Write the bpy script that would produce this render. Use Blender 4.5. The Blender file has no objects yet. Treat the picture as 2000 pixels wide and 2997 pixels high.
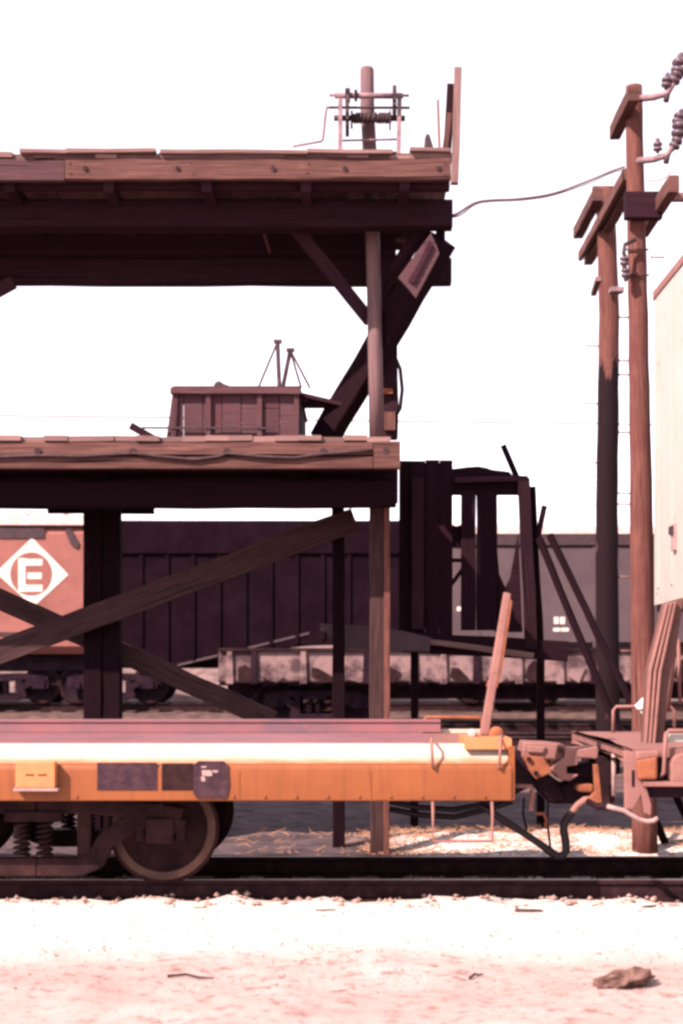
import bpy, bmesh, math, random
from mathutils import Vector, Matrix, noise
random.seed(7)
sc = bpy.context.scene
R = math.radians

# ------------------------------------------------------------------ camera
F_PX, PX0, PY0, EYE = 4590.0, 1048.0, 1940.0, 1.75      # focal length in photo pixels, principal point, eye height over the rails
cam_d = bpy.data.cameras.new('camera'); cam = bpy.data.objects.new('camera', cam_d)
sc.collection.objects.link(cam); sc.camera = cam
cam.location = (0, 0, EYE); cam.rotation_euler = (R(90), 0, 0)
cam_d.sensor_fit = 'HORIZONTAL'; cam_d.sensor_width = 24.0
cam_d.lens = F_PX / 2000 * 24
cam_d.shift_x = (1000 - PX0) / 2000; cam_d.shift_y = (PY0 - 1498.5) / 2000
cam_d.clip_start = 0.1; cam_d.clip_end = 2000
cam_d.dof.use_dof = True; cam_d.dof.focus_distance = 15.3; cam_d.dof.aperture_fstop = 1.7

# ------------------------------------------------------------------ light
KX, KY = 0.85, 0.8                                      # shadow run to the right / away from the camera per metre of height
world = bpy.data.worlds.new('World'); sc.world = world; world.use_nodes = True
nt = world.node_tree; bg = nt.nodes['Background']
sky = nt.nodes.new('ShaderNodeTexSky'); sky.sky_type = 'NISHITA'; sky.sun_disc = False
sun_el = math.atan(1 / math.hypot(KX, KY)); sun_az = math.atan2(-KX, -KY)
sky.sun_elevation = sun_el; sky.sun_rotation = sun_az
sky.air_density = 3.0; sky.dust_density = 0.2; sky.ozone_density = 1.0; sky.altitude = 100
hsv = nt.nodes.new('ShaderNodeHueSaturation'); hsv.inputs['Saturation'].default_value = 0.12
nt.links.new(sky.outputs[0], hsv.inputs['Color'])
tint = nt.nodes.new('ShaderNodeMix'); tint.data_type = 'RGBA'; tint.blend_type = 'MULTIPLY'
tint.inputs[0].default_value = 1.0; tint.inputs[7].default_value = (1.0, 0.90, 1.04, 1)
nt.links.new(hsv.outputs[0], tint.inputs[6]); nt.links.new(tint.outputs[2], bg.inputs['Color'])
bg.inputs['Strength'].default_value = 0.1
sun_d = bpy.data.lights.new('sun', 'SUN'); sun = bpy.data.objects.new('sun', sun_d); sc.collection.objects.link(sun)
sun_d.energy = 5.0; sun_d.angle = R(0.6); sun_d.color = (1.0, 0.79, 0.71)
sun.rotation_euler = Vector((KX, KY, -1)).to_track_quat('-Z', 'Y').to_euler(); sun.location = (-20, -20, 30)
vs = sc.view_settings; vs.view_transform = 'Standard'; vs.look = 'None'; vs.exposure = 1.45; vs.gamma = 1.0; vs.use_curve_mapping = False
sc.cycles.filter_width = 2.8; sc.cycles.diffuse_bounces = 1

# ------------------------------------------------------------------ helpers
COL = sc.collection
def X(px, D): return (px - PX0) / F_PX * D
def Z(py, D): return EYE + (PY0 - py) / F_PX * D
def P(px, py, D): return Vector((X(px, D), D, Z(py, D)))

class MB:
    def __init__(s): s.v, s.f, s.uv, s.sm = [], [], [], []
    def quadface(s, idx, uvs, smooth=False): s.f.append(idx); s.uv.append(uvs); s.sm.append(smooth)
    def ring_sweep(s, rings, along, closed=True, smooth=False, cap=True):
        n = len(rings[0]); b = len(s.v); u0, v0 = random.random() * 20, random.random() * 20
        for r in rings: s.v += [tuple(p) for p in r]
        per = [0]
        for j in range(n): per.append(per[-1] + (Vector(rings[0][(j + 1) % n]) - Vector(rings[0][j])).length)
        for i in range(len(rings) - 1):
            for j in range(n if closed else n - 1):
                k = (j + 1) % n
                s.quadface([b + i*n + j, b + i*n + k, b + (i+1)*n + k, b + (i+1)*n + j],
                           [(u0 + along[i], v0 + per[j]), (u0 + along[i], v0 + per[j+1]), (u0 + along[i+1], v0 + per[j+1]), (u0 + along[i+1], v0 + per[j])], smooth)
        if cap and closed:
            for i, rev in ((0, True), (len(rings) - 1, False)):
                ids = [b + i*n + j for j in range(n)]
                c = [(u0 + 0.13 * Vector(rings[i][j]).x + 3, v0 + 0.13 * Vector(rings[i][j]).z) for j in range(n)]
                if rev: ids.reverse(); c.reverse()
                s.quadface(ids, c)
    def beam(s, p, q, w, h, up=(0, 0, 1), jit=0.0, ch=0.06, seg=None):
        p, q = Vector(p), Vector(q); d = q - p; L = d.length; d.normalize()
        u = Vector(up)
        if abs(d.dot(u)) > 0.98: u = Vector((0, 1, 0)) if abs(d.y) < 0.9 else Vector((1, 0, 0))
        side = d.cross(u).normalized(); u = side.cross(d).normalized()
        n = seg or (max(1, min(14, int(L / 0.3))) if jit else 1)
        c = min(w, h) * ch; W, H = w / 2, h / 2
        sec = [(-W + c, -H), (W - c, -H), (W, -H + c), (W, H - c), (W - c, H), (-W + c, H), (-W, H - c), (-W, -H + c)]
        rings, al = [], []
        for i in range(n + 1):
            t = i / n; o = p.lerp(q, t); ja, jb = random.uniform(-jit, jit), random.uniform(-jit, jit)
            rings.append([o + side * (a + ja + random.uniform(-jit, jit) * .5) + u * (b_ + jb + random.uniform(-jit, jit) * .5) for a, b_ in sec]); al.append(t * L)
        s.ring_sweep(rings, al)
        return s
    def box(s, a, b, jit=0.0):
        a, b = Vector(a), Vector(b); c = (a + b) / 2; e = [abs(b[i] - a[i]) for i in range(3)]
        k = e.index(max(e))
        if k == 0: s.beam((a.x, c.y, c.z), (b.x, c.y, c.z), e[1], e[2], jit=jit)
        elif k == 1: s.beam((c.x, a.y, c.z), (c.x, b.y, c.z), e[0], e[2], jit=jit)
        else: s.beam((c.x, c.y, a.z), (c.x, c.y, b.z), e[0], e[1], up=(0, 1, 0), jit=jit)
        return s
    def tube(s, pts, r, n=8, cap=True, smooth=True):
        pts = [Vector(p) for p in pts]; rs = r if isinstance(r, (list, tuple)) else [r] * len(pts)
        rings, al, a = [], [], 0; ref = None
        for i, p in enumerate(pts):
            d = (pts[min(i + 1, len(pts) - 1)] - pts[max(i - 1, 0)]).normalized()
            if ref is None: ref = Vector((0, 0, 1)) if abs(d.z) < 0.9 else Vector((0, 1, 0))
            sd = d.cross(ref).normalized(); ref = sd.cross(d).normalized()
            if i: a += (p - pts[i - 1]).length
            rings.append([p + (sd * math.cos(2*math.pi*j/n) + ref * math.sin(2*math.pi*j/n)) * rs[i] for j in range(n)]); al.append(a)
        s.ring_sweep(rings, al, smooth=smooth, cap=cap)
        return s
    def prism(s, pts, D, depth, px=True):                # outline in photo pixels at distance D (or x,z metres), given real thickness
        q = [(X(x, D), Z(y, D)) for x, y in pts] if px else list(pts)
        ar = sum(q[i][0] * q[(i+1) % len(q)][1] - q[(i+1) % len(q)][0] * q[i][1] for i in range(len(q)))
        if ar < 0: q.reverse()
        n, b = len(q), len(s.v)
        s.v += [(x, D, z) for x, z in q] + [(x, D + depth, z) for x, z in q]
        o = random.random() * 20
        s.quadface([b + j for j in range(n)], [(x + o, z) for x, z in q])
        s.quadface([b + n + j for j in reversed(range(n))], [(x + o, z) for x, z in reversed(q)])
        for j in range(n):
            k = (j + 1) % n; l = math.hypot(q[k][0] - q[j][0], q[k][1] - q[j][1])
            s.quadface([b + k, b + j, b + n + j, b + n + k], [(o + l, 0), (o, 0), (o, depth), (o + l, depth)])
        return s
    def lathe(s, prof, axis_o, n=24, smooth=True):       # profile (y along +Y, radius) about an axis parallel to Y
        o = Vector(axis_o); rings = []; al = []; a = 0
        for i, (y, r) in enumerate(prof):
            if i: a += math.hypot(y - prof[i-1][0], r - prof[i-1][1])
            al.append(a)
            rings.append([o + Vector((r * math.cos(2*math.pi*j/n), y, r * math.sin(2*math.pi*j/n))) for j in range(n)])
        s.ring_sweep(rings, al, smooth=smooth)
        return s
    def strip(s, pts, w, D, depth):                      # thick bent bar in a plane parallel to the picture; points (x, z)
        p = [Vector((x, z)) for x, z in pts]; L, Rr = [], []
        ws = w if isinstance(w, (list, tuple)) else [w] * len(p)
        for i in range(len(p)):
            d = (p[min(i+1, len(p)-1)] - p[max(i-1, 0)]).normalized(); nrm = Vector((-d.y, d.x)) * ws[i] / 2
            L.append(p[i] + nrm); Rr.append(p[i] - nrm)
        b = len(s.v); n = len(p)
        for dd in (D, D + depth):
            s.v += [(q.x, dd, q.y) for q in L] + [(q.x, dd, q.y) for q in Rr]
        for i in range(n - 1):
            l0, l1, r0, r1 = b+i, b+i+1, b+n+i, b+n+i+1; m = 2*n
            uvs = [(i*.2, 0), (i*.2+.2, 0), (i*.2+.2, .2), (i*.2, .2)]
            s.quadface([r0, r1, l1, l0], uvs); s.quadface([l0+m, l1+m, r1+m, r0+m], uvs)
            s.quadface([l0, l1, l1+m, l0+m], uvs); s.quadface([r1, r0, r0+m, r1+m], uvs)
        s.quadface([b, b+2*n, b+3*n, b+n], [(0,0),(.1,0),(.1,.1),(0,.1)]); s.quadface([b+n-1, b+2*n-1, b+4*n-1, b+3*n-1], [(0,0),(.1,0),(.1,.1),(0,.1)])
        return s
    def mesh(s, name, origin=(0, 0, 0)):
        o = Vector(origin); me = bpy.data.meshes.new(name)
        me.from_pydata([tuple(Vector(v) - o) for v in s.v], [], s.f)
        uvl = me.uv_layers.new(name='UVMap'); k = 0
        for fu in s.uv:
            for c in fu: uvl.data[k].uv = c; k += 1
        me.polygons.foreach_set('use_smooth', s.sm); me.update()
        return me
    def build(s, name, mat, parent=None, origin=None, bevel=0.0):
        o_w = Vector(origin) if origin is not None else (root_loc(parent) if parent else Vector((0, 0, 0)))
        ob = bpy.data.objects.new(name, s.mesh(name, o_w)); COL.objects.link(ob)
        ob.data.materials.append(mat)
        if parent: ob.parent = parent
        else: ob.location = o_w
        if bevel:
            m = ob.modifiers.new('bevel', 'BEVEL'); m.width = bevel; m.segments = 2; m.limit_method = 'ANGLE'; m.angle_limit = R(40)
        return ob
def root_loc(o):
    while o.parent: o = o.parent
    return o.location.copy()
def tag(o, label=None, cat=None, group=None, kind=None):
    if label: o['label'] = label
    if cat: o['category'] = cat
    if group: o['group'] = group
    if kind: o['kind'] = kind
    return o
def thing(name, loc, label, cat, group=None, kind=None):
    o = bpy.data.objects.new(name, None); COL.objects.link(o); o.location = loc; o.empty_display_size = .2
    return tag(o, label, cat, group, kind)
def copy_part(src, parent, loc):
    c = src.copy(); COL.objects.link(c); c.parent = parent; c.location = loc
    return c

# ------------------------------------------------------------------ materials
def new_mat(name):
    m = bpy.data.materials.new(name); m.use_nodes = True
    n = m.node_tree.nodes; l = m.node_tree.links
    return m, n, l, n['Principled BSDF']
def mixc(n, l, fac, a, b, blend='MIX'):
    x = n.new('ShaderNodeMix'); x.data_type = 'RGBA'; x.blend_type = blend
    for i, val in ((0, fac), (6, a), (7, b)):
        if hasattr(val, 'links') or hasattr(val, 'is_linked'): l.new(val, x.inputs[i])
        else: x.inputs[i].default_value = val if i == 0 else (*val, 1) if len(val) == 3 else val
    return x.outputs[2]
def ramp(n, l, src, a, b):
    r = n.new('ShaderNodeMapRange'); r.inputs[1].default_value = a; r.inputs[2].default_value = b
    l.new(src, r.inputs[0]); return r.outputs[0]
def noi(n, l, vec, scale, detail=6, rough=.6):
    t = n.new('ShaderNodeTexNoise'); t.inputs['Scale'].default_value = scale; t.inputs['Detail'].default_value = detail; t.inputs['Roughness'].default_value = rough
    if vec is not None: l.new(vec, t.inputs['Vector'])
    return t.outputs['Fac']
def bump(n, l, bsdf, h, strength, dist=.01):
    b = n.new('ShaderNodeBump'); b.inputs['Strength'].default_value = strength; b.inputs['Distance'].default_value = dist
    l.new(h, b.inputs['Height']); l.new(b.outputs[0], bsdf.inputs['Normal'])
def wood(name, c1, c2, c3=None, rough=.85, vary=.35, spec=.12, bst=.55, tar=None):
    m, n, l, b = new_mat(name)
    uv = n.new('ShaderNodeTexCoord'); oi = n.new('ShaderNodeObjectInfo')
    add = n.new('ShaderNodeVectorMath'); add.operation = 'MULTIPLY_ADD'
    comb = n.new('ShaderNodeCombineXYZ'); l.new(oi.outputs['Random'], comb.inputs[0]); l.new(oi.outputs['Random'], comb.inputs[1])
    l.new(comb.outputs[0], add.inputs[0]); add.inputs[1].default_value = (37, 53, 0); l.new(uv.outputs['UV'], add.inputs[2])
    mp = n.new('ShaderNodeMapping'); mp.inputs['Scale'].default_value = (1.3, 26, 1); l.new(add.outputs[0], mp.inputs[0])
    g = noi(n, l, mp.outputs[0], 1.6, 8, .65)
    bl = noi(n, l, add.outputs[0], 2.2, 5, .6)
    mp2 = n.new('ShaderNodeMapping'); mp2.inputs['Scale'].default_value = (.5, 30, 1); l.new(add.outputs[0], mp2.inputs[0])
    crk = noi(n, l, mp2.outputs[0], 1.0, 3, .5)
    col = mixc(n, l, ramp(n, l, g, .3, .72), c1, c2)
    col = mixc(n, l, ramp(n, l, crk, .64, .69), col, tuple(v * .3 for v in c1))
    if c3: col = mixc(n, l, ramp(n, l, bl, .5, .75), col, c3)
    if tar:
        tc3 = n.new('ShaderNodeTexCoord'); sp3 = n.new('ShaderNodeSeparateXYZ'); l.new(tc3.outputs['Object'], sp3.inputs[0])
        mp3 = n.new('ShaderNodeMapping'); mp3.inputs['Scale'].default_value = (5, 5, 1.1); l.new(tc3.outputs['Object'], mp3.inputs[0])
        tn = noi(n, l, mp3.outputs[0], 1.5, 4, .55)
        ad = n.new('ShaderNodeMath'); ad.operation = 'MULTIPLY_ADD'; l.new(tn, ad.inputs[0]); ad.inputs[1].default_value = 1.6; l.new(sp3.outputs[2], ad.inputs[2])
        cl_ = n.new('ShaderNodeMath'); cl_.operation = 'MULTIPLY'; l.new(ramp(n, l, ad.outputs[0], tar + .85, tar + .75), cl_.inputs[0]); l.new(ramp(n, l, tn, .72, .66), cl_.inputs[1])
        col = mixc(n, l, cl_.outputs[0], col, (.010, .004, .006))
    rv = n.new('ShaderNodeMapRange'); l.new(oi.outputs['Random'], rv.inputs[0]); rv.inputs[3].default_value = 1 - vary; rv.inputs[4].default_value = 1 + vary
    h = n.new('ShaderNodeHueSaturation'); l.new(rv.outputs[0], h.inputs['Value']); l.new(col, h.inputs['Color'])
    l.new(h.outputs[0], b.inputs['Base Color']); b.inputs['Roughness'].default_value = rough; b.inputs['Specular IOR Level'].default_value = spec
    bump(n, l, b, g, bst, .012)
    return m
def metal(name, c1, c2, scale=6, rough=.6, met=0.0, vary=.0, bstr=.15, lo=.4, hi=.7, spec=.2, c3=None, coat=0.0):
    m, n, l, b = new_mat(name)
    tc = n.new('ShaderNodeTexCoord')
    t = noi(n, l, tc.outputs['Object'], scale, 8, .65)
    col = mixc(n, l, ramp(n, l, t, lo, hi), c1, c2)
    if c3:
        t2 = noi(n, l, tc.outputs['Object'], scale * 5, 6, .7); col = mixc(n, l, ramp(n, l, t2, .58, .72), col, c3)
    l.new(col, b.inputs['Base Color']); b.inputs['Roughness'].default_value = rough; b.inputs['Metallic'].default_value = met
    b.inputs['Specular IOR Level'].default_value = spec; b.inputs['Coat Weight'].default_value = coat; b.inputs['Coat Roughness'].default_value = .25
    if bstr: bump(n, l, b, noi(n, l, tc.outputs['Object'], scale * 6, 5, .6), bstr, .006)
    return m
M = {}
M['wood_warm'] = wood('wood_warm', (.04, .018, .017), (.14, .067, .057), (.068, .029, .027), vary=.2)
M['wood_brace'] = wood('wood_brace', (.017, .008, .010), (.07, .035, .034), (.03, .014, .016), vary=.1)
M['wood_pale'] = wood('wood_pale', (.095, .053, .05), (.21, .13, .12), (.125, .068, .062))
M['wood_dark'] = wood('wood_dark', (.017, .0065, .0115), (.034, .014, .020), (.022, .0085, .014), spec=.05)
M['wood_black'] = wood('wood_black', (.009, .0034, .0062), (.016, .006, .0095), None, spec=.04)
M['wood_box'] = wood('wood_box', (.045, .022, .026), (.085, .043, .049), (.068, .021, .026), vary=.15)
M['pole_wood'] = wood('pole_wood', (.05, .018, .016), (.17, .07, .056), (.085, .03, .027), vary=.06, bst=1.0)
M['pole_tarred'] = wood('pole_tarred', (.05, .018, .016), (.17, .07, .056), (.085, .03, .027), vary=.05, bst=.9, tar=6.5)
M['pole_grey'] = wood('pole_grey', (.085, .05, .054), (.15, .09, .092), None, rough=.6, vary=.08)
M['tie'] = wood('tie', (.03, .018, .018), (.09, .055, .05), (.05, .03, .028))
M['rail_side'] = metal('rail_side', (.014, .006, .008), (.034, .015, .016), 9, .75, spec=.06)
M['rail_head'] = metal('rail_head', (.35, .29, .30), (.5, .42, .42), 20, .3, .9)
M['black_steel'] = metal('black_steel', (.010, .004, .009), (.025, .011, .016), 5, .6, spec=.06)
M['truck_steel'] = metal('truck_steel', (.014, .006, .008), (.036, .016, .015), 5, .75, spec=.06)
M['wheel_rim'] = metal('wheel_rim', (.05, .025, .02), (.12, .062, .044), 3, .55, .2)
M['yellow'] = metal('yellow', (.31, .084, .028), (.26, .068, .025), 3.0, .4, c3=(.20, .06, .028), spec=.5, bstr=.06, coat=.35)
m, n, l, b = new_mat('yellow'); tc = n.new('ShaderNodeTexCoord')
mp = n.new('ShaderNodeMapping'); mp.inputs['Scale'].default_value = (9, 3, .7); l.new(tc.outputs['Object'], mp.inputs[0])
st = noi(n, l, mp.outputs[0], 2.2, 7, .65); bl = noi(n, l, tc.outputs['Object'], 2.4, 7, .65); sk = noi(n, l, tc.outputs['Object'], 22, 6, .7)
c = mixc(n, l, ramp(n, l, bl, .35, .7), (.20, .060, .017), (.16, .046, .015))
c = mixc(n, l, ramp(n, l, st, .52, .75), c, (.135, .040, .016))
c = mixc(n, l, ramp(n, l, sk, .64, .72), c, (.07, .022, .016))
l.new(c, b.inputs['Base Color']); b.inputs['Roughness'].default_value = .5; b.inputs['Specular IOR Level'].default_value = .25
bump(n, l, b, sk, .08, .004); M['yellow'] = m
M['yellow_pale'] = metal('yellow_pale', (.44, .17, .07), (.37, .14, .06), 6, .5)
M['deck_pink'] = metal('deck_pink', (.20, .085, .092), (.12, .072, .09), 2.2, .55, c3=(.24, .075, .082))
M['stencil'] = metal('stencil', (.03, .015, .022), (.06, .03, .034), 14, .7, spec=.08)
M['chalk'] = metal('chalk', (.30, .20, .19), (.22, .14, .135), 10, .8)
M['pink_car'] = metal('pink_car', (.22, .105, .09), (.155, .072, .064), 4, .65, c3=(.10, .044, .038))
M['rust'] = metal('rust', (.23, .075, .035), (.13, .045, .028), 9, .8)
M['white'] = metal('white', (.345, .325, .295), (.31, .28, .25), 1.2, .5, c3=(.26, .185, .15), lo=.45, hi=.8, bstr=.03)
M['white_sign'] = metal('white_sign', (.82, .82, .82), (.78, .76, .74), 8, .5, bstr=0)
M['winch'] = metal('winch', (.22, .14, .15), (.10, .06, .065), 16, .6)
M['winch_dark'] = metal('winch_dark', (.03, .018, .022), (.06, .032, .035), 16, .6)
M['boxcar_red'] = metal('boxcar_red', (.225, .085, .07), (.165, .060, .052), 1.5, .7, c3=(.28, .10, .09))
M['logo_white'] = metal('logo_white', (.62, .53, .47), (.42, .29, .25), 2.2, .8, lo=.5, hi=.85)
M['roof_pale'] = metal('roof_pale', (.55, .42, .40), (.42, .30, .28), 5, .6)
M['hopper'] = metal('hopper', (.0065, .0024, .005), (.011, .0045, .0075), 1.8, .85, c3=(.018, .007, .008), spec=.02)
M['grey_car'] = metal('grey_car', (.075, .05, .056), (.055, .036, .042), 1.6, .7)
M['rubber'] = metal('rubber', (.012, .008, .010), (.02, .012, .014), 8, .55, bstr=0)
M['cable'] = metal('cable', (.16, .085, .075), (.2, .11, .1), 8, .7, bstr=0)
M['insulator'] = metal('insulator', (.085, .055, .07), (.05, .03, .042), 8, .4, bstr=0, spec=.35)
M['stone'] = metal('stone', (.12, .075, .06), (.34, .22, .18), 9, .95, bstr=.5)
M['pebble'] = metal('pebble', (.22, .135, .115), (.36, .25, .22), 4, .95, bstr=.3)
M['straw'] = wood('straw', (.28, .14, .085), (.40, .23, .15), None)

# ground: light sand by the near track, cinders under the dock kept dark to stand for shade, brown gravel in the yard behind
m, n, l, b = new_mat('ground'); tc = n.new('ShaderNodeTexCoord'); sep = n.new('ShaderNodeSeparateXYZ'); l.new(tc.outputs['Object'], sep.inputs[0])
big = noi(n, l, tc.outputs['Object'], .55, 6, .6); mid = noi(n, l, tc.outputs['Object'], 3.2, 8, .65); fine = noi(n, l, tc.outputs['Object'], 26, 6, .7)
sand = mixc(n, l, ramp(n, l, mid, .35, .7), (.41, .31, .29), (.32, .23, .21))
sand = mixc(n, l, ramp(n, l, fine, .58, .70), sand, (.19, .11, .09))
sand = mixc(n, l, ramp(n, l, noi(n, l, tc.outputs['Object'], 7.5, 7, .7), .52, .64), sand, (.165, .092, .078))
sand = mixc(n, l, ramp(n, l, big, .45, .75), sand, (.29, .195, .175))
spd = n.new('ShaderNodeMath'); spd.operation = 'MULTIPLY_ADD'; l.new(big, spd.inputs[0]); spd.inputs[1].default_value = 1.6; l.new(sep.outputs[1], spd.inputs[2])
sand = mixc(n, l, ramp(n, l, spd.outputs[0], 10.6, 11.8), sand, mixc(n, l, ramp(n, l, mid, .55, .8), (.52, .45, .42), (.40, .30, .27)))
shade_cind = mixc(n, l, ramp(n, l, mid, .35, .7), (.03, .019, .022), (.105, .073, .078))
yard = mixc(n, l, ramp(n, l, mid, .35, .7), (.055, .033, .031), (.125, .076, .066))
yard = mixc(n, l, ramp(n, l, fine, .55, .7), yard, (.05, .03, .03))
far = mixc(n, l, ramp(n, l, mid, .3, .75), (.08, .05, .05), (.22, .15, .14))
def wob(src, amp):
    a = n.new('ShaderNodeMath'); a.operation = 'MULTIPLY_ADD'; l.new(mid, a.inputs[0]); a.inputs[1].default_value = amp; l.new(src, a.inputs[2]); return a.outputs[0]
yy = wob(sep.outputs[1], 1.2); xx = wob(sep.outputs[0], 1.6)
c = mixc(n, l, ramp(n, l, yy, 14.6, 15.6), sand, shade_cind)
lit = n.new('ShaderNodeMath'); lit.operation = 'MULTIPLY'; l.new(ramp(n, l, xx, .9, 1.5), lit.inputs[0]); l.new(ramp(n, l, yy, 18.6, 17.6), lit.inputs[1])  # sunlit patch beyond the far rail, painted in as paler sand
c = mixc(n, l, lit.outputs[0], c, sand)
c = mixc(n, l, ramp(n, l, yy, 21.5, 24.5), c, yard)
c = mixc(n, l, ramp(n, l, yy, 40, 42), c, far)
l.new(c, b.inputs['Base Color']); b.inputs['Roughness'].default_value = .95; b.inputs['Specular IOR Level'].default_value = .15
bump(n, l, b, fine, .6, .02); M['ground'] = m

# ------------------------------------------------------------------ ground
def base_z(y):
    if y < 21: return -.19
    for (a, za), (c_, zc) in zip(((21, -.19), (26, .24), (30.2, .26), (31, .32), (34, .33), (35.2, .62), (41, .62), (46, 2.5), (60, 3.0), (2000, 3.0)),
                                 ((26, .24), (30.2, .26), (31, .32), (34, .33), (35.2, .62), (41, .62), (46, 2.5), (60, 3.0), (2000, 3.0), (3000, 3.0))):
        if y <= c_: return za + (zc - za) * (y - a) / (c_ - a)
    return 3.0
def ground_z(x, y):
    z = base_z(y); near = 1.0 if abs(x) < 12 and y < 60 else 0.3
    z += near * (.035 * noise.noise(Vector((x * .9, y * .9, 0))) + .022 * noise.noise(Vector((x * 3.1, y * 3.1, 4))))
    if 8 < y < 12.6: z += .03 + .03 * max(0, noise.noise(Vector((x * 4.3, y * 2.0, 9)))) 
    if 12.1 < y < 12.62: z += .075 * max(0, noise.noise(Vector((x * 3.6, y * 2.2, 17)))) + .04 * max(0, noise.noise(Vector((x * 8, y * 5, 21))))
    if 12.62 < y < 14.7: z = min(z, -.165)
    if 15 < y < 19: z += .10 * max(0, 1 - abs(y - 16.9) / 1.4) * max(0, min(1, (x - .2) / .8)) * (1 + noise.noise(Vector((x * 2.2, y * 2.2, 2))))
    if 41 < y < 60: z += .25 * noise.noise(Vector((x * .9, y * .7, 3)))
    return z
xs = [-1200, -500, -200, -80, -40, -24] + [-16 + i * .5 for i in range(22)] + [-5 + i * .11 for i in range(96)] + [5.56 + i * .5 for i in range(22)] + [24, 40, 80, 200, 500, 1200]
ys = [-60, -20, -6, 0, 4, 6.5] + [8 + i * .11 for i in range(120)] + [21.3 + i * .4 for i in range(62)] + [46.5 + i * 1.5 for i in range(10)] + [70, 100, 160, 300, 700, 1500]
gv = [(x, y, ground_z(x, y)) for y in ys for x in xs]; nx = len(xs)
gf = [(j*nx + i, j*nx + i + 1, (j+1)*nx + i + 1, (j+1)*nx + i) for j in range(len(ys) - 1) for i in range(nx - 1)]
me = bpy.data.meshes.new('ground'); me.from_pydata(gv, [], gf); me.polygons.foreach_set('use_smooth', [True] * len(gf)); me.materials.append(M['ground'])
ground = bpy.data.objects.new('ground', me); COL.objects.link(ground); tag(ground, kind='structure')

# ------------------------------------------------------------------ railway tracks
def rail_profile(y, z): # (y,z) outline of a rail, head at z
    return [(-.07, -.17), (.07, -.17), (.07, -.155), (.012, -.135), (.012, -.045), (.036, -.03), (.036, -.004), (.028, 0), (-.028, 0), (-.036, -.004), (-.036, -.03), (-.012, -.045), (-.012, -.135), (-.07, -.155)]
def add_rail(parent, y, z, x0, x1):
    prof = rail_profile(y, z); mb = MB()
    rings = [[Vector((x, y + a, z + c_)) for a, c_ in reversed(prof)] for x in (x0, x1)]
    mb.ring_sweep(rings, [0, x1 - x0])
    ob = mb.build('rail', M['rail_side'], parent)
    hd = MB(); hd.box((x0, y - .022, z + .0005), (x1, y + .022, z + .003)); hd.build('running_surface', M['rail_head'], ob)
    return ob
def track(y0, z, x0, x1, label, step=.52, xt0=None, xt1=None, near=False):
    t = thing('railway_track', (0, y0 + .75, z - .19), label, None, kind='structure')
    add_rail(t, y0, z, x0, x1); add_rail(t, y0 + 1.5, z, x0, x1)
    src = None; x = xt0
    mbs = []
    for k in range(3):
        mb = MB(); mb.beam((0, y0 - .5, z - .25), (0, y0 + 2.0, z - .25), .23, .15, jit=.008, seg=6); mbs.append(mb.mesh('tie', (0, y0 + .75, z - .25)))
    for me_ in mbs: me_.materials.append(M['tie'])
    while x < xt1:
        o = bpy.data.objects.new('tie', random.choice(mbs)); COL.objects.link(o); o.parent = t
        o.location = (x + random.uniform(-.03, .03), random.uniform(-.08, .08), -.053 + random.uniform(0, .006)); o.rotation_euler = (0, 0, random.uniform(-.02, .02))
        x += step
        if near and -3.2 < o.location.x < 3:
            for yy_ in (y0, y0 + 1.5):
                pl = MB(); pl.box((o.location.x - .09, yy_ - .13, z - .168), (o.location.x + .09, yy_ + .13, z - .158)); pl.build('tie_plate', M['rail_side'], t)
                sp = MB()
                sp.box((o.location.x - .05, yy_ - .10, z - .16), (o.location.x - .03, yy_ - .075, z - .13)); sp.build('spike', M['rail_side'], t)
    return t
track(12.65, 0, -16, 16, 'dark rusty near rails half buried in pale sand under the yellow flatcar', .5, -4.2, 4.6, True)
track(27.5, .45, -25, 25, 'nearest of the bare background tracks behind the dock', .55, -9, 8)
track(31.5, .52, -25, 25, 'bare background track just in front of the standing boxcars', .55, -9, 8)
track(36.0, .82, -25, 25, 'raised background track carrying the red boxcar and black hopper', .55, -9, 9)

# ------------------------------------------------------------------ trucks
def side_frame(xc, zc, D, half, dep, s=1.0):
    mb = MB()
    for sg in (-1, 1):
        mb.strip([(xc, .14*s+zc-.42), (xc + sg*.34*s, .14*s+zc-.42), (xc + sg*.46*s, .19*s+zc-.42), (xc + sg*(half-.42), .36*s+zc-.42), (xc + sg*(half-.2), .50*s+zc-.42), (xc + sg*(half+.05), .56*s+zc-.42)],
                 [.15*s, .15*s, .16*s, .15*s, .15*s, .2*s], D, dep)
        mb.strip([(xc, .62*s+zc-.42), (xc + sg*.4*s, .62*s+zc-.42), (xc + sg*(half-.1), .58*s+zc-.42), (xc + sg*(half+.16), .50*s+zc-.42)], [.12*s, .12*s, .14*s, .22*s], D+.004, dep-.008)
        mb.strip([(xc + sg*.37*s, .18*s+zc-.42), (xc + sg*.37*s, .6*s+zc-.42)], .11*s, D+.008, dep-.016)
        mb.strip([(xc + sg*(half-.17), .52*s+zc-.42), (xc + sg*(half-.15), .34*s+zc-.42)], .07*s, D+.01, dep-.02)
        mb.strip([(xc + sg*(half+.17), .52*s+zc-.42), (xc + sg*(half+.15), .34*s+zc-.42)], .07*s, D+.01, dep-.02)
    return mb
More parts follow.
